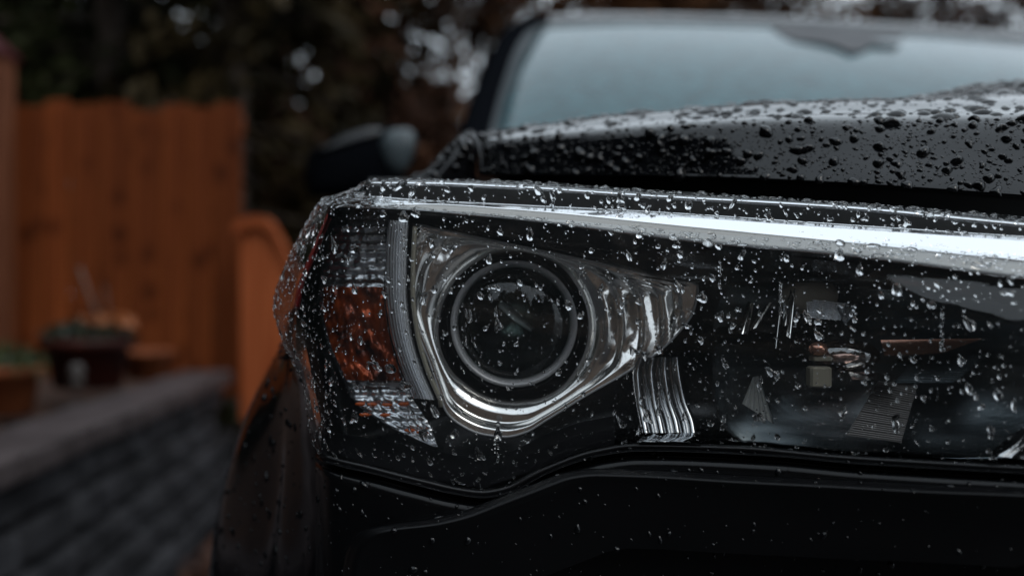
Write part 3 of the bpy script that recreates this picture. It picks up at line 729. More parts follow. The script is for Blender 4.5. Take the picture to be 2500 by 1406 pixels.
# upright chrome prisms
for quad in ([(1826, 735), (1840, 742), (1826, 818), (1798, 812)], [(1868, 745), (1884, 738), (1846, 800), (1828, 806)], [(1903, 735), (1912, 728), (1898, 850), (1890, 850)], [(1935, 700), (1948, 712), (1936, 830), (1920, 820)], [(1924, 716), (1936, 700), (1926, 790), (1908, 800)]):
    patch('chrome_prism', quad, .034, .024, 9, 6, lambda u, v: 0.004*abs(u - 0.5), M_chrome)
patch('ribbed_prism', [(1912, 722), (1950, 728), (1944, 800), (1912, 790)], .040, .033, 10, 50, lambda u, v: 0.0010*saw(v, 8), M_pipe)
patch('dark_wall', [(1720, 790), (1930, 820), (1925, 860), (1716, 830)], .045, .035, 12, 6, lambda u, v: 0.003*math.sin(u*5), M_chrome_dark)
# fanned facet low between the lamps
def fan_fn(u, v): return 0.0022*abs(math.sin(u*5*math.pi))*(0.3 + v*0.7)
patch('pleated_facet', [(1838, 920), (1852, 918), (1890, 1035), (1812, 985)], .040, .020, 60, 14, fan_fn, mat('grey_pleated_plastic', (0.15, 0.155, 0.15), 0.4))
# halogen bulb lying across the high-beam bowl, its base and holder
sub(ellipsoid('high_beam_bulb', P(2065, 868, 0.512), (0.0175, 0.008, 0.0085), M_bulb, 28, 16))
sub(tube_obj('bulb_filament_shield', [P(2010, 880, .513), P(2060, 872, .512), P(2120, 868, .511)], [0.0035, 0.0045, 0.003], M_chrome, n=12))
sub(ellipsoid('bulb_tip', P(1997, 852, 0.503), (0.0050, 0.004, 0.0036), M_copper, 14, 10))
V, F = box(0.0108, 0.009, 0.0102, 0.0012); V = np.array(V) + P(1999, 944, 0.502)
sub(mk('bulb_base', V, F, M_tan, smooth=False))
V, F = box(0.0095, 0.009, 0.0022, 0.0006); V = np.array(V) + P(2003, 880, 0.506)
sub(mk('bulb_collar', V, F, M_tan, smooth=False))
patch('fence_reflection_bar', [(2150, 830), (2400, 826), (2300, 862), (2160, 868)], .040, .031, 24, 8, lambda u, v: 0.002*math.sin(v*3.1), M_copper)
patch('lower_bulb_tray', [(2070, 905), (2190, 915), (2180, 932), (2080, 926)], .034, .022, 12, 5, lambda u, v: 0, M_chrome)
M_rib = mat('ribbed_brown_chrome', (0.085, 0.078, 0.074), 0.28, metal=0.8)
patch('ribbed_reflector', [(2150, 920), (2240, 940), (2200, 1080), (2066, 1062)], .040, .016, 16, 120, lambda u, v: 0.0009*saw(v, 28), M_rib)
patch('ribbed_reflector', [(2230, 880), (2420, 860), (2330, 935), (2180, 935)], .050, .038, 20, 96, lambda u, v: 0.0012*saw(v, 16), M_chrome_dark)
patch('corner_reflector', [(2470, 1060), (2560, 1010), (2560, 1128), (2410, 1110)], .030, .010, 20, 12, lambda u, v: 0.003*math.sin(u*9 + v*4), M_flute)
# flange beads along the lower edge of the lens
bxs = np.linspace(785, 2900, 120)
sub(tube_obj('lens_flange', [P(x, float(yg(x)) + 2, float(D(x)) + 0.0115) for x in bxs], 0.0016, M_lens and M_trim, n=8))

# ---- hood
E = curve([(1150, 0.74), (1180, 0.71), (1300, 0.675), (1500, 0.635), (1700, 0.60), (1900, 0.567), (2050, 0.548), (2250, 0.530), (2500, 0.512), (2900, 0.495)])
he = curve([(1150, 424), (1190, 425), (1450, 427), (1700, 431), (1800, 434), (2020, 444), (2300, 462), (2500, 477), (2900, 505)])
hr = curve([(1150, 360), (1180, 352), (1300, 338), (1500, 320), (1700, 307), (1900, 299), (2100, 296), (2300, 294), (2500, 290), (2900, 280)])
hc_ = curve([(1150, 338), (1180, 326), (1300, 307), (1500, 283), (1700, 264), (1900, 250), (2050, 244), (2200, 241), (2280, 230), (2400, 206), (2500, 196), (2700, 188), (2900, 186)])
HXs = [1168, 1180, 1240, 1300, 1400, 1500, 1600, 1700, 1800, 1900, 2000, 2100, 2200, 2280, 2350, 2400, 2500, 2650, 2800, 3000]
HXs = [x for x in HXs]
def hrow(fy, dd): return [P(x, float(fy(x)), float(E(x)) + dd) for x in HXs]
steep = lambda x: 0.30 + 0.70*float(np.clip((x - 1720)/480, 0, 1))          # the front face stands steeper towards the fender
def hrow2(fy, fd): return [P(x, float(fy(x)), float(E(x)) + fd(x)) for x in HXs]
mid = lambda x: max(float(hc_(x)) + 4, float(hr(x)) - 50)
t1 = lambda x: 0.036*steep(x); t2 = lambda x: t1(x) + 0.004 + (float(hr(x)) - mid(x))*0.0013; t3 = lambda x: t2(x) + 0.05 + (mid(x) - float(hc_(x)))*0.0035
hood_rows = [hrow(lambda x: he(x) + 1, 0.06), hrow(lambda x: he(x) + 4, 0.004), hrow(he, 0.0), hrow(lambda x: he(x) - 8, 0.001),
             hrow2(lambda x: he(x)*.55 + hr(x)*.45, lambda x: 0.40*t1(x)), hrow2(lambda x: he(x)*.08 + hr(x)*.92, lambda x: 0.91*t1(x)), hrow2(lambda x: hr(x) - 3, lambda x: t1(x) + 0.004),
             hrow2(lambda x: hr(x)*.5 + mid(x)*.5, lambda x: t1(x)*.5 + t2(x)*.5), hrow2(mid, t2), hrow2(hc_, t3),
             [P(x, float(hc_(x)) + 14, max(0.95, float(E(x)) + t3(x) + 0.1)) for x in HXs], [P(x, float(hc_(x)) + 60, 1.25) for x in HXs], [P(x, 350, 1.70) for x in HXs]]
HOOD = loft(hood_rows, 6, [2, 3, 3, 6, 8, 5, 6, 6, 8, 6, 6, 6])
hood = part(grid('hood', HOOD, M_paint))
tag(part(tube_obj('hood_edge', polyline([tuple(P(1150, 333, .735)), tuple(P(1161, 343, .728)), tuple(P(1170, 368, .722)), tuple(P(1176, 395, .718)), tuple(P(1178, 419, .715))], 14), 0.0019, M_paint)), None)

# ---- front fender: crest left of the hood, and the flank running down beside the headlight
cr = [(985, 446), (1010, 436), (1040, 424), (1075, 388), (1110, 355), (1140, 336), (1160, 331)]
fr_ = []
for dx, dy, Y in ((0, 60, .744), (0, 34, .746), (2, 16, .749), (1, 5, .758), (0, 0, .80), (-6, 8, 1.1), (-14, 30, 1.6)):
    fr_.append([P(x + dx, (y if dy < 30 else max(y, 424)) + dy, Y) for x, y in cr])
FCREST = loft(fr_, 6, 6)
fender = part(grid('fender', FCREST, M_paint))
fl_rows = []
for y, xs, xc_, xi in ((760, 712, 716, 724), (830, 690, 706, 722), (930, 640, 700, 748), (1020, 601, 695, 768), (1140, 563, 690, 792), (1250, 536, 680, 806), (1406, 515, 664, 812), (1700, 500, 650, 815), (1900, 498, 645, 815)):
    fl_rows.append([P(xs + 70, y, 1.6), P(xs + 14, y, .86), P(xs, y, .72), P(xs*.55 + xc_*.45, y, .675), P(xc_ - 6, y, .642), P(xc_ + 8, y, .628), P(xi*.6 + xc_*.4, y, .600), P(xi, y, .572)])
def up_row(y, xs, Y): return [P(xs + 60, y, 1.6), P(xs + 12, y, Y + .14), P(xs, y, Y), P(xs + 18, y + 4, Y - .03), P(xs + 40, y + 8, Y - .05), P(xs + 52, y + 10, Y - .058), P(xs + 80, y + 14, Y - .07), P(xs + 110, y + 18, Y - .075)]
fl_rows = [up_row(455, 990, .775), up_row(600, 862, .75)] + fl_rows
FLANK = loft(fl_rows, 6, 6)
M_flank = mat('wet_black_paint', (0.004, 0.0045, 0.006), 0.10)
part(grid('fender_flank', FLANK, M_flank))

# ---- bumper
BX = [770, 800, 850, 900, 1000, 1100, 1180, 1250, 1330, 1400, 1480, 1560, 1700, 1900, 2100, 2300, 2500, 2700, 2900]
def brow(fy, dd): return [P(x, float(fy(x)), float(D(x)) + dd + (0.02 if x < 780 else 0)) for x in BX]
lvl = lambda yv, w: (lambda x: float(yg(x))*(1-w) + yv*w)
brows = [brow(lambda x: yg(x) - 8, 0.03), brow(lambda x: yg(x) + 5, 0.012), brow(lambda x: yg(x) + 14, 0.004), brow(lambda x: yg(x) + 26, 0.010), brow(lambda x: yg(x) + 36, 0.0045), brow(lambda x: yg(x) + 50, 0.003),
         brow(lvl(1300, .75), 0.0028), brow(lambda x: 1420, 0.0035), brow(lambda x: 1650, 0.010), brow(lambda x: 1950, 0.026)]
BUMP = loft(brows, 6, 6)
bumper = part(grid('bumper', BUMP, mat('satin_black_bumper', (0.003, 0.0033, 0.004), 0.26, spec=0.3)))
crs = [(838, 1500), (836, 1406), (846, 1345), (880, 1297), (950, 1279), (1040, 1268), (1120, 1250), (1220, 1212), (1310, 1178), (1380, 1152), (1440, 1143), (1560, 1146), (1800, 1160), (2050, 1172), (2300, 1185), (2500, 1192), (2900, 1215)]
crs = polyline(crs, 60); tgt = np.array([1700, 1700.0])
rr_ = []
for k, dd in ((0.0, 0.004), (0.004, -0.0065), (0.014, -0.0085), (0.035, -0.0075), (0.06, -0.006), (0.35, -0.005)):
    row = []
    for x, y in crs:
        q = np.array([x, y])*(1-k) + tgt*k
        yl = float(yg(q[0])); base = float(D(q[0]))
        row.append(P(q[0], q[1], base + dd - (0.006 if k > 0.02 else 0.002)))
    rr_.append(row)
MOLD = loft(rr_, 2, [3, 3, 3, 3, 4])
part(grid('bumper_molding', MOLD, mat('grained_bumper_plastic', (0.003, 0.0032, 0.0038), 0.35, spec=0.25)))

# ---- windshield, pillar, roof
def wy(x, t): return x
Wt = [(1293, 72), (1330, 62), (1500, 52), (1800, 56), (2100, 72), (2400, 95), (2700, 125), (3000, 165)]
Wb = [(1178, 372), (1230, 372), (1450, 368), (1750, 366), (2100, 366), (2450, 370), (2800, 378), (3150, 390)]
wrows = []
for t in np.linspace(0, 1, 7):
    row = []
    for i, (a, b) in enumerate(zip(Wb, Wt)):
        bow = 0.16 * (1 - abs((i - 5.0) / 5.0) ** 2)          # glass bowed towards the front in the middle
        pa = P(a[0], a[1], 1.78 - bow); pb = P(b[0], b[1], 2.42 - bow*0.8)
        p = pa*(1-t) + pb*t; p[1] -= 0.03*math.sin(math.pi*t); p[2] += 0.012*math.sin(math.pi*t); row.append(p)
    wrows.append(row)
WS = loft(wrows, 8, 5)
M_ws = bpy.data.materials.new('wet_windshield_glass'); M_ws.use_nodes = True
def build_ws():
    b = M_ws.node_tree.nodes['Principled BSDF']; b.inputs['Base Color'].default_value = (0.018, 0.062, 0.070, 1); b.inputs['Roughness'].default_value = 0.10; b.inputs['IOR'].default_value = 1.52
    nt = M_ws.node_tree; nz = nt.nodes.new('ShaderNodeTexNoise'); nz.inputs['Scale'].default_value = 60; nz.inputs['Detail'].default_value = 3
    tc = nt.nodes.new('ShaderNodeTexCoord'); bp = nt.nodes.new('ShaderNodeBump'); bp.inputs['Strength'].default_value = 0.15; bp.inputs['Distance'].default_value = 0.01
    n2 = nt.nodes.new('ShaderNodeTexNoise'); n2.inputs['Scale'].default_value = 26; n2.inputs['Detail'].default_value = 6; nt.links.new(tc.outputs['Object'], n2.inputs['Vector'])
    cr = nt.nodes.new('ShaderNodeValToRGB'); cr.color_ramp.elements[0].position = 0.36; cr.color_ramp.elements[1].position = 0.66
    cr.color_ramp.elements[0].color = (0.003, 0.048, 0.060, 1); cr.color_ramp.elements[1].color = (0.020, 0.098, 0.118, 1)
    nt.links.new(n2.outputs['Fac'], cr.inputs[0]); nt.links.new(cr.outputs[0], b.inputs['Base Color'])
    nt.links.new(tc.outputs['Object'], nz.inputs['Vector']); nt.links.new(nz.outputs['Fac'], bp.inputs['Height']); nt.links.new(bp.outputs[0], b.inputs['Normal'])
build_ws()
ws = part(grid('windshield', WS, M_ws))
def ws_pt(u, v, off=0.0):
    nv, nu, _ = WS.shape; a = v*(nv-1); b = u*(nu-1); i = min(int(a), nv-2); j = min(int(b), nu-2); fa = a-i; fb = b-j
    p = WS[i, j]*(1-fa)*(1-fb) + WS[i+1, j]*fa*(1-fb) + WS[i, j+1]*(1-fa)*fb + WS[i+1, j+1]*fa*fb
    n = np.cross(WS[i, j+1] - WS[i, j], WS[i+1, j] - WS[i, j]); n /= np.linalg.norm(n); n = n if n[2] > 0 else -n
    return p + n*off
M_frit = mat('black_glass_frit', (0.006, 0.007, 0.008), 0.45)
fr2 = [[ws_pt(u, v, 0.003) for v in np.linspace(0, 1, 30)] for u in np.linspace(0, 0.022, 3)]
part(grid('frit_band', np.array(fr2), M_frit), ws)
fr3 = [[ws_pt(u, v, 0.003) for u in np.linspace(0, 1, 40)] for v in np.linspace(0.955, 1.0, 3)]
part(grid('frit_band', np.array(fr3), M_frit), ws)
for k in range(11):
    v = 0.10 + 0.088*k
    q = [[ws_pt(u, v + dv, 0.0035) for u in np.linspace(0.026, 0.036, 3)] for dv in (0, 0.02, 0.04)]
    part(grid('frit_tooth', np.array(q), M_frit), ws)
M_sens = mat('camera_bracket_grey', (0.05, 0.05, 0.055), 0.6)
# sensor bracket behind the glass, top centre, seen as a darker stepped patch
def patch_ws(name, px_poly, m, off):
    """flat part lying on the glass with the outline seen in the photo"""
    pts = []
    flat = WS.reshape(-1, 3); pr_ = proj(flat)
    for x, y in px_poly:
        j = np.argsort(np.hypot(pr_[:, 0] - x, pr_[:, 1] - y))[:4]; w = 1/(np.hypot(pr_[j, 0] - x, pr_[j, 1] - y) + 1e-3); Y = (flat[j, 1]*w).sum()/w.sum()
        pts.append(P(x, y, Y - off))
    c = np.mean(pts, 0); V = [c] + pts; F = [[0, i+1, (i+1) % len(pts) + 1] for i in range(len(pts))]
    return mk(name, V, F, m)
part(patch_ws('camera_bracket', [(1880, 68), (1900, 82), (1940, 100), (2000, 104), (2040, 112), (2075, 128), (2105, 126), (2125, 112), (2190, 114), (2204, 104), (2206, 80), (2100, 72), (1980, 62)], M_sens, 0.02), ws)
# pillar
pl0 = [(1108, 372), (1140, 270), (1172, 190), (1205, 118), (1240, 70), (1290, 42), (1340, 36)]
pl1 = [(1186, 372), (1206, 290), (1228, 212), (1252, 140), (1275, 96), (1300, 70), (1345, 60)]
Yp = np.linspace(1.74, 2.44, 7); rows = []
for w, dd in ((0, 0.14), (0, 0.03), (0.12, 0.0), (0.5, -0.012), (0.9, -0.006), (1.0, 0.01)):
    rows.append([P(a[0]*(1-w) + b[0]*w, a[1]*(1-w) + b[1]*w, y + dd) for a, b, y in zip(pl0, pl1, Yp)])
part(grid('pillar', loft(rows, 5, 4), M_rubber))
rows = [[p + np.array([0.0, -0.004, 0.0]) for p in (P(a[0] + k, a[1], y) for a, y in zip(pl1, Yp))] for k in (-2, 12, 26)]
part(grid('pillar_trim', loft(rows, 3, 5), mat('grey_pillar_trim', (0.045, 0.054, 0.060), 0.5, spec=0.1)))
rows = []
top = [(1290, 44), (1340, 37), (1500, 33), (1800, 36), (2100, 50), (2400, 72), (2700, 100), (3000, 140)]
for dy, Y in ((24, 2.40), (8, 2.43), (2, 2.47), (0, 2.55), (6, 2.9), (26, 3.6), (60, 4.4)):
    rows.append([P(x, y, Y)*np.array([1, 1, 1]) + np.array([0, 0, 0 if dy < 20 or Y < 2.5 else 0]) + np.array([0, 0, -dy/FPX*Y]) for x, y in top])
part(grid('roof', loft(rows, 5, 3), M_paint))
# dark cabin behind the glass
V = np.array([P(1190, 500, 1.75), P(3100, 500, 1.75), P(1300, 60, 2.45), P(2950, 150, 2.45), P(1190, 560, 3.4), P(3100, 560, 3.4), P(1300, 200, 3.6), P(2950, 240, 3.6)])
part(mk('cabin', V, [[0, 1, 5, 4], [4, 5, 7, 6], [0, 4, 6, 2], [1, 3, 7, 5]], M_matte, smooth=False))

# ---- side mirror
MY = 1.85
mo = [(752, 372), (800, 348), (860, 320), (905, 310), (960, 308), (1000, 316), (1020, 338), (1014, 370), (992, 420), (972, 462), (950, 480), (880, 484), (800, 484), (755, 478), (744, 430)]
mo = polyline(mo + mo[:1], 80)[:-1]; mc = np.array([885, 410.0])
rows = []
for w, dd in ((0.06, 0.14), (0.0, 0.11), (0.0, 0.05), (0.03, 0.02), (0.10, 0.0), (0.30, -0.012), (0.6, -0.018), (0.98, -0.020)):
    rows.append([P(*(q*(1-w) + mc*w), MY + dd) for q in mo])
M_mcap = mat('mirror_cap_sky_sheen', (0.055, 0.072, 0.080), 0.4)  # grey puts the sky's sheen on the cap into its colour
mir = part(mk('side_mirror', np.array(rows).reshape(-1, 3), grid_faces(len(rows), len(mo), True), M_rubber))
capo = polyline([(926, 345), (950, 318), (990, 314), (1014, 330), (1016, 350), (1006, 385), (984, 424), (966, 428), (944, 405), (930, 375), (926, 345)], 40)[:-1]; cc = np.array([975, 368.0])
part(mk('mirror_cap', np.array([[P(*(q*(1-w) + cc*w), MY + dd) for q in capo] for w, dd in ((0, 0.02), (0.03, -0.012), (0.15, -0.024), (0.5, -0.029), (0.98, -0.030))]).reshape(-1, 3), grid_faces(5, len(capo), True), M_mcap), mir)
capt = polyline([(765, 372), (805, 350), (862, 323), (906, 313), (940, 318), (920, 336), (880, 345), (815, 366), (765, 372)], 40)[:-1]; cc = np.array([860, 343.0])
part(mk('mirror_brow', np.array([[P(*(q*(1-w) + cc*w), MY + dd) for q in capt] for w, dd in ((0, 0.02), (0.04, -0.006), (0.2, -0.016), (0.98, -0.019))]).reshape(-1, 3), grid_faces(4, len(capt), True), M_trim), mir)
rows = [[P(x, y, MY + 0.145 + 0.0005*abs(x - 960)) for x, y in (mo*(1-w) + mc*w)] for w in (0.08, 0.5, 0.98)]
part(mk('mirror_glass', np.array(rows).reshape(-1, 3), grid_faces(3, len(mo), True), M_chrome), mir)
part(tube_obj('mirror_arm', [P(960, 470, MY + .05), P(1020, 500, MY + .06), P(1090, 520, MY + .08)], [0.03, 0.028, 0.03], M_trim, n=12), mir)

# black sheet stands in for shade in the gap between hood and headlight
V = []
bayx = np.linspace(900, 3000, 30)
rows = [[P(x, 300 if False else float(he(max(x, 1150))) + 10, 0.78 if x < 1500 else 0.70) for x in bayx], [P(x, float(y0(x)) + 40, 0.70 if x < 1500 else 0.62) for x in bayx], [P(x, float(y0(x)) + 3, float(D(x)) + 0.066) for x in bayx]]
part(grid('shut_line_shade', np.array(rows), M_matte))

# ==================================================================== rain drops
class Surf:
    def __init__(s, G, flip=False):
        s.G = G; nv, nu, _ = G.shape
        du = np.gradient(G, axis=1); dv = np.gradient(G, axis=0); N = np.cross(du, dv); N /= np.linalg.norm(N, axis=2)[..., None] + 1e-12
        s.N = N if not flip else -N
        s.px = proj(G)
        a = G[1:, 1:] - G[:-1, :-1]; b = G[1:, :-1] - G[:-1, 1:]
        s.area = 0.5*np.linalg.norm(np.cross(a, b), axis=2)
    def at(s, v, u):
        nv, nu, _ = s.G.shape; i = np.clip(v.astype(int), 0, nv-2); j = np.clip(u.astype(int), 0, nu-2); a = (v-i)[:, None]; b = (u-j)[:, None]
        f = lambda A: A[i, j]*(1-a)*(1-b) + A[i+1, j]*a*(1-b) + A[i, j+1]*(1-a)*b + A[i+1, j+1]*a*b
        n = f(s.N); return f(s.G), n / np.linalg.norm(n, axis=1)[:, None]
    def sample(s, n, rs, wfun=None):
        cam_ = np.array([0, 0, HC])
        c = 0.25*(s.G[1:, 1:] + s.G[:-1, :-1] + s.G[1:, :-1] + s.G[:-1, 1:]); q = proj(c)
        w = s.area * ((q[..., 0] > -40) & (q[..., 0] < 2560) & (q[..., 1] > -30) & (q[..., 1] < 1440) & (c[..., 1] > 0.2))
        nn = 0.5*(s.N[1:, 1:] + s.N[:-1, :-1]); fac = (nn * (cam_ - c)).sum(-1) / np.linalg.norm(cam_ - c, axis=-1)
        w = w * (fac > -0.12)
        if wfun is not None: w = w * wfun(q[..., 0], q[..., 1])
        k = rs.choice(w.size, n, p=(w / w.sum()).ravel()); i, j = np.unravel_index(k, w.shape)
        return s.at(i + rs.random(n), j + rs.random(n))
    def nearest(s, x, y):
        d = np.hypot(s.px[..., 0] - x, s.px[..., 1] - y); k = np.argmin(d); i, j = np.unravel_index(k, d.shape); return s.G[i, j], s.N[i, j]

def drop_mesh(p, n, r, el, rot, hgt, sag, irr, nt, levels, rs):
    """one closed water drop: bulging cap over an irregular base"""
    down = np.array([0, 0, -1.0]) - n * (-n[2]); 
    if np.linalg.norm(down) < 0.15: down = np.array([0.0, -1.0, 0]) - n * (-n[1])
    down /= np.linalg.norm(down); side = np.cross(n, down)
    cr_, sr_ = math.cos(rot), math.sin(rot); ax = down*cr_ + side*sr_; bx_ = side*cr_ - down*sr_
    th = np.linspace(0, 2*np.pi, nt, endpoint=False)
    rad = 1 + irr*(rs.normal()*0.55*np.cos(2*th + rs.uniform(0, 6)) + rs.normal()*0.5*np.cos(3*th + rs.uniform(0, 6)) + rs.normal()*0.25*np.cos(4*th + rs.uniform(0, 6)))
    rad = np.clip(rad, 0.45, 1.7)
    fall = (1 + 0.28*sag*np.cos(th))
    X = rad*np.cos(th)*el; Yy = rad*np.sin(th)*fall
    V = []
    for rho in levels:
        h = hgt * r * max(0.0, 1 - rho**2.1) ** 0.85
        sh = sag * 0.35 * h
        V.append(p + n*(h - 0.00006) + (X*rho*r)[:, None]*ax + (Yy*rho*r)[:, None]*bx_ + sh*down)
    V = np.concatenate(V); m = len(levels)
    ap = p + n*(hgt*r - 0.00006) + sag*0.35*hgt*r*down
    V = np.vstack([V, ap[None]])
    return V
def drop_faces(nt, m):
    q = grid_faces(m, nt, True).tolist(); q += [[(m-1)*nt + k, (m-1)*nt + (k+1) % nt, m*nt] for k in range(nt)]; q.append(list(range(nt))[::-1])
    return q
class Bag: pass
drops = []            # (pixel size, p, n, r, el, rot, hgt, sag, irr, zone)
occ = {}
def free(p, r, cell=0.004):
    k = tuple((p // cell).astype(int)); 
    for a in (-1, 0, 1):
        for b in (-1, 0, 1):
            for c in (-1, 0, 1):
                for q, rq in occ.get((k[0]+a, k[1]+b, k[2]+c), ()):
                    if (q[0]-p[0])**2 + (q[1]-p[1])**2 + (q[2]-p[2])**2 < (0.85*(r + rq))**2: return False
    occ.setdefault(k, []).append((p, r)); return True
def scatter(S, n, rmed, sig, rmax, zone, el=(1.0, 1.5), tilt=0.35, hgt=(0.45, 0.75), sag=0.6, irr=0.22, wfun=None, rmin=0.00018):
    rs = rng; rad = np.clip(rmed*np.exp(rs.normal(0, sig, n)), rmin, rmax); rad = np.sort(rad)[::-1]
    Pp, Nn = S.sample(n, rs, wfun)
    for k in range(n):
        r = rad[k]; e = rs.uniform(*el)*(1.25 if r > rmed*1.6 and rs.random() < 0.3 else 1)
        if not free(Pp[k], r*math.sqrt(e)): continue
        px_size = r*2*math.sqrt(e)/Pp[k][1]*FPX
        drops.append((px_size, Pp[k], Nn[k], r, e, rs.normal(0, tilt) + 0.25, rs.uniform(*hgt), sag*rs.uniform(0.5, 1.2), irr*rs.uniform(0.4, 1.3)*(1.5 if r > rmed*1.5 else 1), zone))
def put(S, x, y, r, zone, el=1.2, rot=0.0, hgt=0.7, sag=0.8, irr=0.12):
    p, nrm = S.nearest(x, y)
    free(p, r); drops.append((r*2*math.sqrt(el)/p[1]*FPX + 20, p, nrm, r, el, rot, hgt, sag, irr, zone))
def facing(S):
    """turn the normals to the side most of the visible surface shows the camera"""
    v = np.array([0, 0, HC]) - S.G; d = (S.N * v).sum(-1) / np.linalg.norm(v, axis=-1)
    q = S.px; w = (np.abs(d) > 0.15) * (q[..., 0] > 0) * (q[..., 0] < 2500) * (q[..., 1] > 0) * (q[..., 1] < 1406) / np.linalg.norm(v, axis=-1)**2
    if (np.sign(d) * w).sum() < 0: S.N = -S.N
    return S
S_lens = facing(Surf(LENS)); S_hood = facing(Surf(HOOD[2:48])); S_fend = facing(Surf(FCREST[:27])); S_flank = facing(Surf(FLANK[:, 11:])); S_bump = facing(Surf(BUMP))
in_face = lambda x, y: (y > yb(np.clip(x, 770, 2900)) - 4).astype(float)
in_ridge = lambda x, y: (y <= yb(np.clip(x, 770, 2900)) - 4).astype(float)
in_left = lambda x, y: ((x < 815) & (y > 480)).astype(float)
# single drops one can recognise in the photo
for x, y, r, e in ((1735, 592, .0026, 1.35), (1650, 578, .0021, 1.5), (1560, 573, .0017, 1.3), (1608, 604, .0013, 1.0), (985, 527, .0027, 1.2), (937, 520, .0018, 1.1), (1575, 560, .0016, 1.4), (1690, 500, .0022, 1.2), (1415, 770, .0014, 1.3), (1192, 628, .0017, 1.6), (1298, 568, .0018, 2.0), (1720, 730, .0026, 1.1), (2178, 704, .0024, 1.5), (2040, 622, .0024, 1.4)):
    put(S_lens, x, y, r, 'lens', e)
for x, y, r, e in ((1215, 1064, .0020, 1.9), (1150, 770, .0016, 2.4), (1600, 1006, .0012, 1.8), (880, 830, .0016, 1.6)):
    put(S_lens, x, y, r, 'lens', e, hgt=0.5)
for x, ya1, yb1, r in ((1135, 745, 835, .0006), (1210, 1070, 1120, .0006), (985, 560, 610, .0006), (1905, 690, 760, .0007), (2300, 760, 850, .0007), (1600, 930, 985, .0005), (1420, 655, 720, .0006), (1760, 640, 700, .0007)):
    for k, y in enumerate(np.linspace(ya1, yb1, 7)): put(S_lens, x + 5*math.sin(k*1.9 + x), y, r*(1.25 if k == 6 else 1)*random.uniform(0.8, 1.15), 'lens', 1.9, rot=0.4*math.sin(k*2.3 + x), irr=0.2, hgt=0.5)
for x, y, r in ((1597, 1116, .0011), (2093, 1154, .0012), (2365, 1182, .0012), (2423, 1187, .0011), (1425, 1122, .0010), (1505, 1095, .0010)):
    put(S_bump, x, y, r, 'bumper', 1.0, hgt=0.9)
for k, y in enumerate(np.linspace(300, 438, 13)): put(S_hood, 2232 + 10*math.sin(k*1.7), y, .00085, 'hood', 1.9, rot=0.4*math.sin(k*2.1), irr=0.35)
for x in (2215, 2330, 2090, 2000, 1860, 2440): put(S_hood, x, float(he(x)) - 6, .0032, 'hood', 1.0, rot=1.57, hgt=0.55, irr=0.25)
scatter(S_lens, 1000, .00066, .58, .0022, 'lens', (1.0, 2.0), 0.4, (0.32, 0.55), 0.8, 0.26, in_face)
scatter(S_lens, 3000, .00025, .38, .0008, 'lens', (0.9, 1.6), 0.6, (0.25, 0.45), 0.5, 0.2, in_face, rmin=.00016)
in_bar = lambda x, y: ((y > ya(np.clip(x, 770, 2900)) + 2) & (y < yb(np.clip(x, 770, 2900)) - 3)).astype(float)
for k in range(420):
    pp, nn_ = S_lens.sample(1, rng, in_bar); r = float(np.clip(.0008*math.exp(rng.normal(0, .4)), .0003, .0019))
    if free(pp[0], r): drops.append((r*2.6/pp[0][1]*FPX, pp[0], nn_[0], r, rng.uniform(1.3, 2.6), 1.57 + rng.normal(0, .35), rng.uniform(.35, .75), 0.3, 0.25, 'ridge'))
scatter(S_lens, 1300, .00080, .50, .0022, 'ridge', (0.8, 1.8), 0.8, (0.5, 0.8), 0.5, 0.28, in_ridge)
scatter(S_lens, 1500, .00036, .40, .0008, 'ridge', (0.9, 1.3), 0.9, (0.4, 0.7), 0.3, 0.2, in_ridge, rmin=.00016)
scatter(S_lens, 700, .00062, .45, .0016, 'corner', (1.0, 1.7), 0.4, (0.5, 0.8), 0.6, 0.2, in_left)
hoodface = lambda x, y: ((y > hr(np.clip(x, 1150, 2900)) - 2) & (y < he(np.clip(x, 1150, 2900)) - 2)).astype(float)
scatter(S_hood, 105, .0027, .30, .0042, 'hood', (0.9, 1.5), 1.1, (0.8, 1.05), 0.6, 0.26, hoodface)
scatter(S_hood, 400, .0013, .30, .0024, 'hood', (0.9, 1.6), 1.1, (0.75, 1.0), 0.6, 0.30, hoodface)
scatter(S_hood, 2600, .00050, .40, .0011, 'hood', (0.9, 1.4), 1.2, (0.5, 0.75), 0.3, 0.25, hoodface)
hoodtop = lambda x, y: ((y <= hr(np.clip(x, 1150, 2900)) - 2)).astype(float)
scatter(S_hood, 250, .0030, .36, .0060, 'hood top', (0.9, 1.5), 3.0, (0.35, 0.55), 0.0, 0.3, hoodtop)
scatter(S_hood, 1000, .0010, .40, .0022, 'hood top', (0.9, 1.3), 3.0, (0.35, 0.55), 0.0, 0.2, hoodtop)
scatter(S_fend, 300, .0018, .5, .0040, 'fender', (0.9, 1.4), 1.0, (0.6, 0.85), 0.4, 0.25)
scatter(S_flank, 420, .0009, .5, .0026, 'flank', (1.0, 1.8), 0.3, (0.6, 0.85), 0.6, 0.2)
scatter(S_bump, 650, .00050, .6, .0016, 'bumper', (1.0, 1.6), 0.4, (0.6, 0.9), 0.7, 0.2)
scatter(facing(Surf(MOLD)), 170, .00045, .65, .0018, 'bumper', (1.0, 1.6), 0.4, (0.6, 0.9), 0.7, 0.2)
drops.sort(key=lambda d: -d[0])

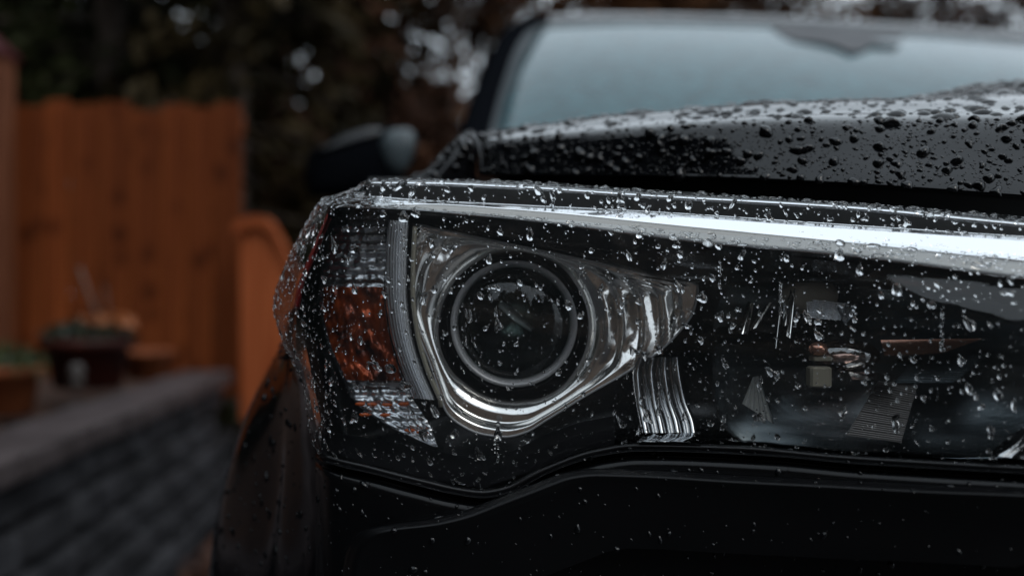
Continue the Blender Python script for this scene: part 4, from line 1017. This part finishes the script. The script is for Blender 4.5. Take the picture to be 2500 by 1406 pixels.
# the 300 that show largest are things of their own, the rest one mass
marks = {'lens': [((1255, 800), 'the round projector'), ((880, 820), 'the amber turn signal'), ((1620, 970), 'the fluted reflector'), ((1000, 760), 'the ribbed divider'), ((1580, 770), 'the stepped chrome bowl'), ((2000, 910), 'the beige bulb base'), ((2050, 720), 'the bronze bulb shield'), ((2280, 850), 'the fence reflection bar'), ((1870, 780), 'the upright chrome prisms'), ((1850, 980), 'the pleated facet'), ((1200, 1030), 'the bright lower crescent'), ((1150, 1130), 'the lowest lens point'), ((2450, 1080), 'the corner reflector'), ((1400, 590), 'the left black brow'), ((1900, 660), 'the right black brow'), ((2330, 700), 'the far right brow')],
         'ridge': [((950, 480), 'the bar end at left'), ((1400, 520), 'the left bar part'), ((1750, 550), 'the bar middle'), ((2100, 580), 'the right bar part'), ((2430, 610), 'the bar end at right')],
         'corner': [((750, 560), 'the red reflector strip'), ((690, 760), 'the outer lens bulge'), ((740, 960), 'the lower lens corner')],
         'hood': [((1250, 380), 'the left hood end'), ((1550, 370), 'the dark hood part'), ((1850, 370), 'the hood front middle'), ((2230, 370), 'the hood water trickle'), ((2430, 380), 'the right hood end')],
         'hood top': [((1400, 300), 'the left hood crest'), ((1900, 265), 'the middle hood crest'), ((2350, 240), 'the right hood crest')],
         'fender': [((1100, 390), 'the fender crest')], 'flank': [((620, 1150), 'the black fender flank')], 'bumper': [((1000, 1230), 'the left bumper corner'), ((1600, 1130), 'the bumper under the flutes'), ((2300, 1180), 'the right bumper edge')]}
GR = {'lens': 'rain drops on the headlight glass', 'corner': 'rain drops on the headlight glass', 'ridge': 'rain drops on the headlight ledge', 'hood': 'rain drops on the hood front', 'hood top': 'rain drops on the hood top', 'fender': 'rain drops on the fender', 'flank': 'rain drops on the fender', 'bumper': 'rain drops on the bumper'}
labelled = {}
PAINTED = ('hood', 'hood top', 'fender', 'flank', 'bumper')
bigl = (1.0, 0.985, 0.93, 0.80, 0.58, 0.30); sml = (1.0, 0.95, 0.75, 0.42)
F_big = drop_faces(18, len(bigl))
for d in drops[:300]:
    _, p, nrm, r, e, rot, hg, sg, ir, z = d
    V = drop_mesh(p, nrm, r, e, rot, hg, sg, ir, 18, bigl, rng)
    o = mk('water_drop', V - p, F_big, M_wetpaint if z in PAINTED else M_water); o.location = p
    q = proj(p); best = min(marks[z], key=lambda m_: math.hypot(m_[0][0] - q[0], m_[0][1] - q[1]))
    dx, dy = q[0] - best[0][0], q[1] - best[0][1]
    pos = 'at' if math.hypot(dx, dy) < 45 else ('right of' if dx > 0 else 'left of') if abs(dx) > 1.3*abs(dy) else ('below' if dy > 0 else 'above')
    shape = 'round' if e < 1.12 else 'oval' if e < 1.5 else 'long'
    if ir > 0.38: shape = 'ragged ' + shape
    size = 'large' if d[0] > 36 else 'medium' if d[0] > 26 else 'small'
    labelled.setdefault(f'{size} {shape} rain drop {pos} {best[1]}', []).append((q[0], o)); tag(o, None, 'water drop', GR[z])
ORD = ['leftmost', 'second from left', 'third from left', 'fourth from left', 'fifth from left', 'sixth from left', 'seventh from left', 'eighth from left', 'ninth from left']
for lb, lst in labelled.items():
    lst.sort(key=lambda t_: t_[0])
    for k, (_, o) in enumerate(lst): o['label'] = lb if len(lst) == 1 else f'{lb}, ' + (ORD[k] if k < len(lst) - 1 and k < 9 else 'rightmost' if k == len(lst) - 1 else 'further right')
rest = drops[300:]
nt, m = 10, len(sml); Fq = np.array(drop_faces(nt, m)[:-1-nt]); Ft = np.array(drop_faces(nt, m)[-1-nt:-1]); nb = m*nt + 1
VV = np.concatenate([drop_mesh(p, nrm, r, e, rot, hg, sg, ir, nt, sml, rng) for _, p, nrm, r, e, rot, hg, sg, ir, z in rest])
me = bpy.data.meshes.new('rain_beads'); K = len(rest)
offs = (np.arange(K)*nb)[:, None, None]
fq = (Fq[None] + offs).reshape(-1, 4); ft = (Ft[None] + offs).reshape(-1, 3); fb = (np.arange(nt)[::-1][None] + np.arange(K)[:, None]*nb)
me.vertices.add(len(VV)); me.vertices.foreach_set('co', VV.astype(np.float32).ravel())
loops = np.concatenate([fq.ravel(), ft.ravel(), fb.ravel()]).astype(np.int32); me.loops.add(len(loops)); me.loops.foreach_set('vertex_index', loops)
cnt = np.r_[np.full(len(fq), 4), np.full(len(ft), 3), np.full(len(fb), nt)]; me.polygons.add(len(cnt)); me.polygons.foreach_set('loop_start', np.r_[0, np.cumsum(cnt)[:-1]].astype(np.int32))
me.polygons.foreach_set('use_smooth', np.ones(len(cnt), bool)); me.materials.append(M_water); me.materials.append(M_wetpaint)
onp = np.array([d[9] in PAINTED for d in rest]).astype(np.int32)
me.polygons.foreach_set('material_index', np.r_[np.repeat(onp, len(Fq)), np.repeat(onp, len(Ft)), onp].astype(np.int32)); me.update(calc_edges=True)
o = bpy.data.objects.new('rain_beads', me); COL.objects.link(o)
tag(o, 'countless small rain beads over headlight, hood and bumper', kind='stuff')
print('drops', len(drops))
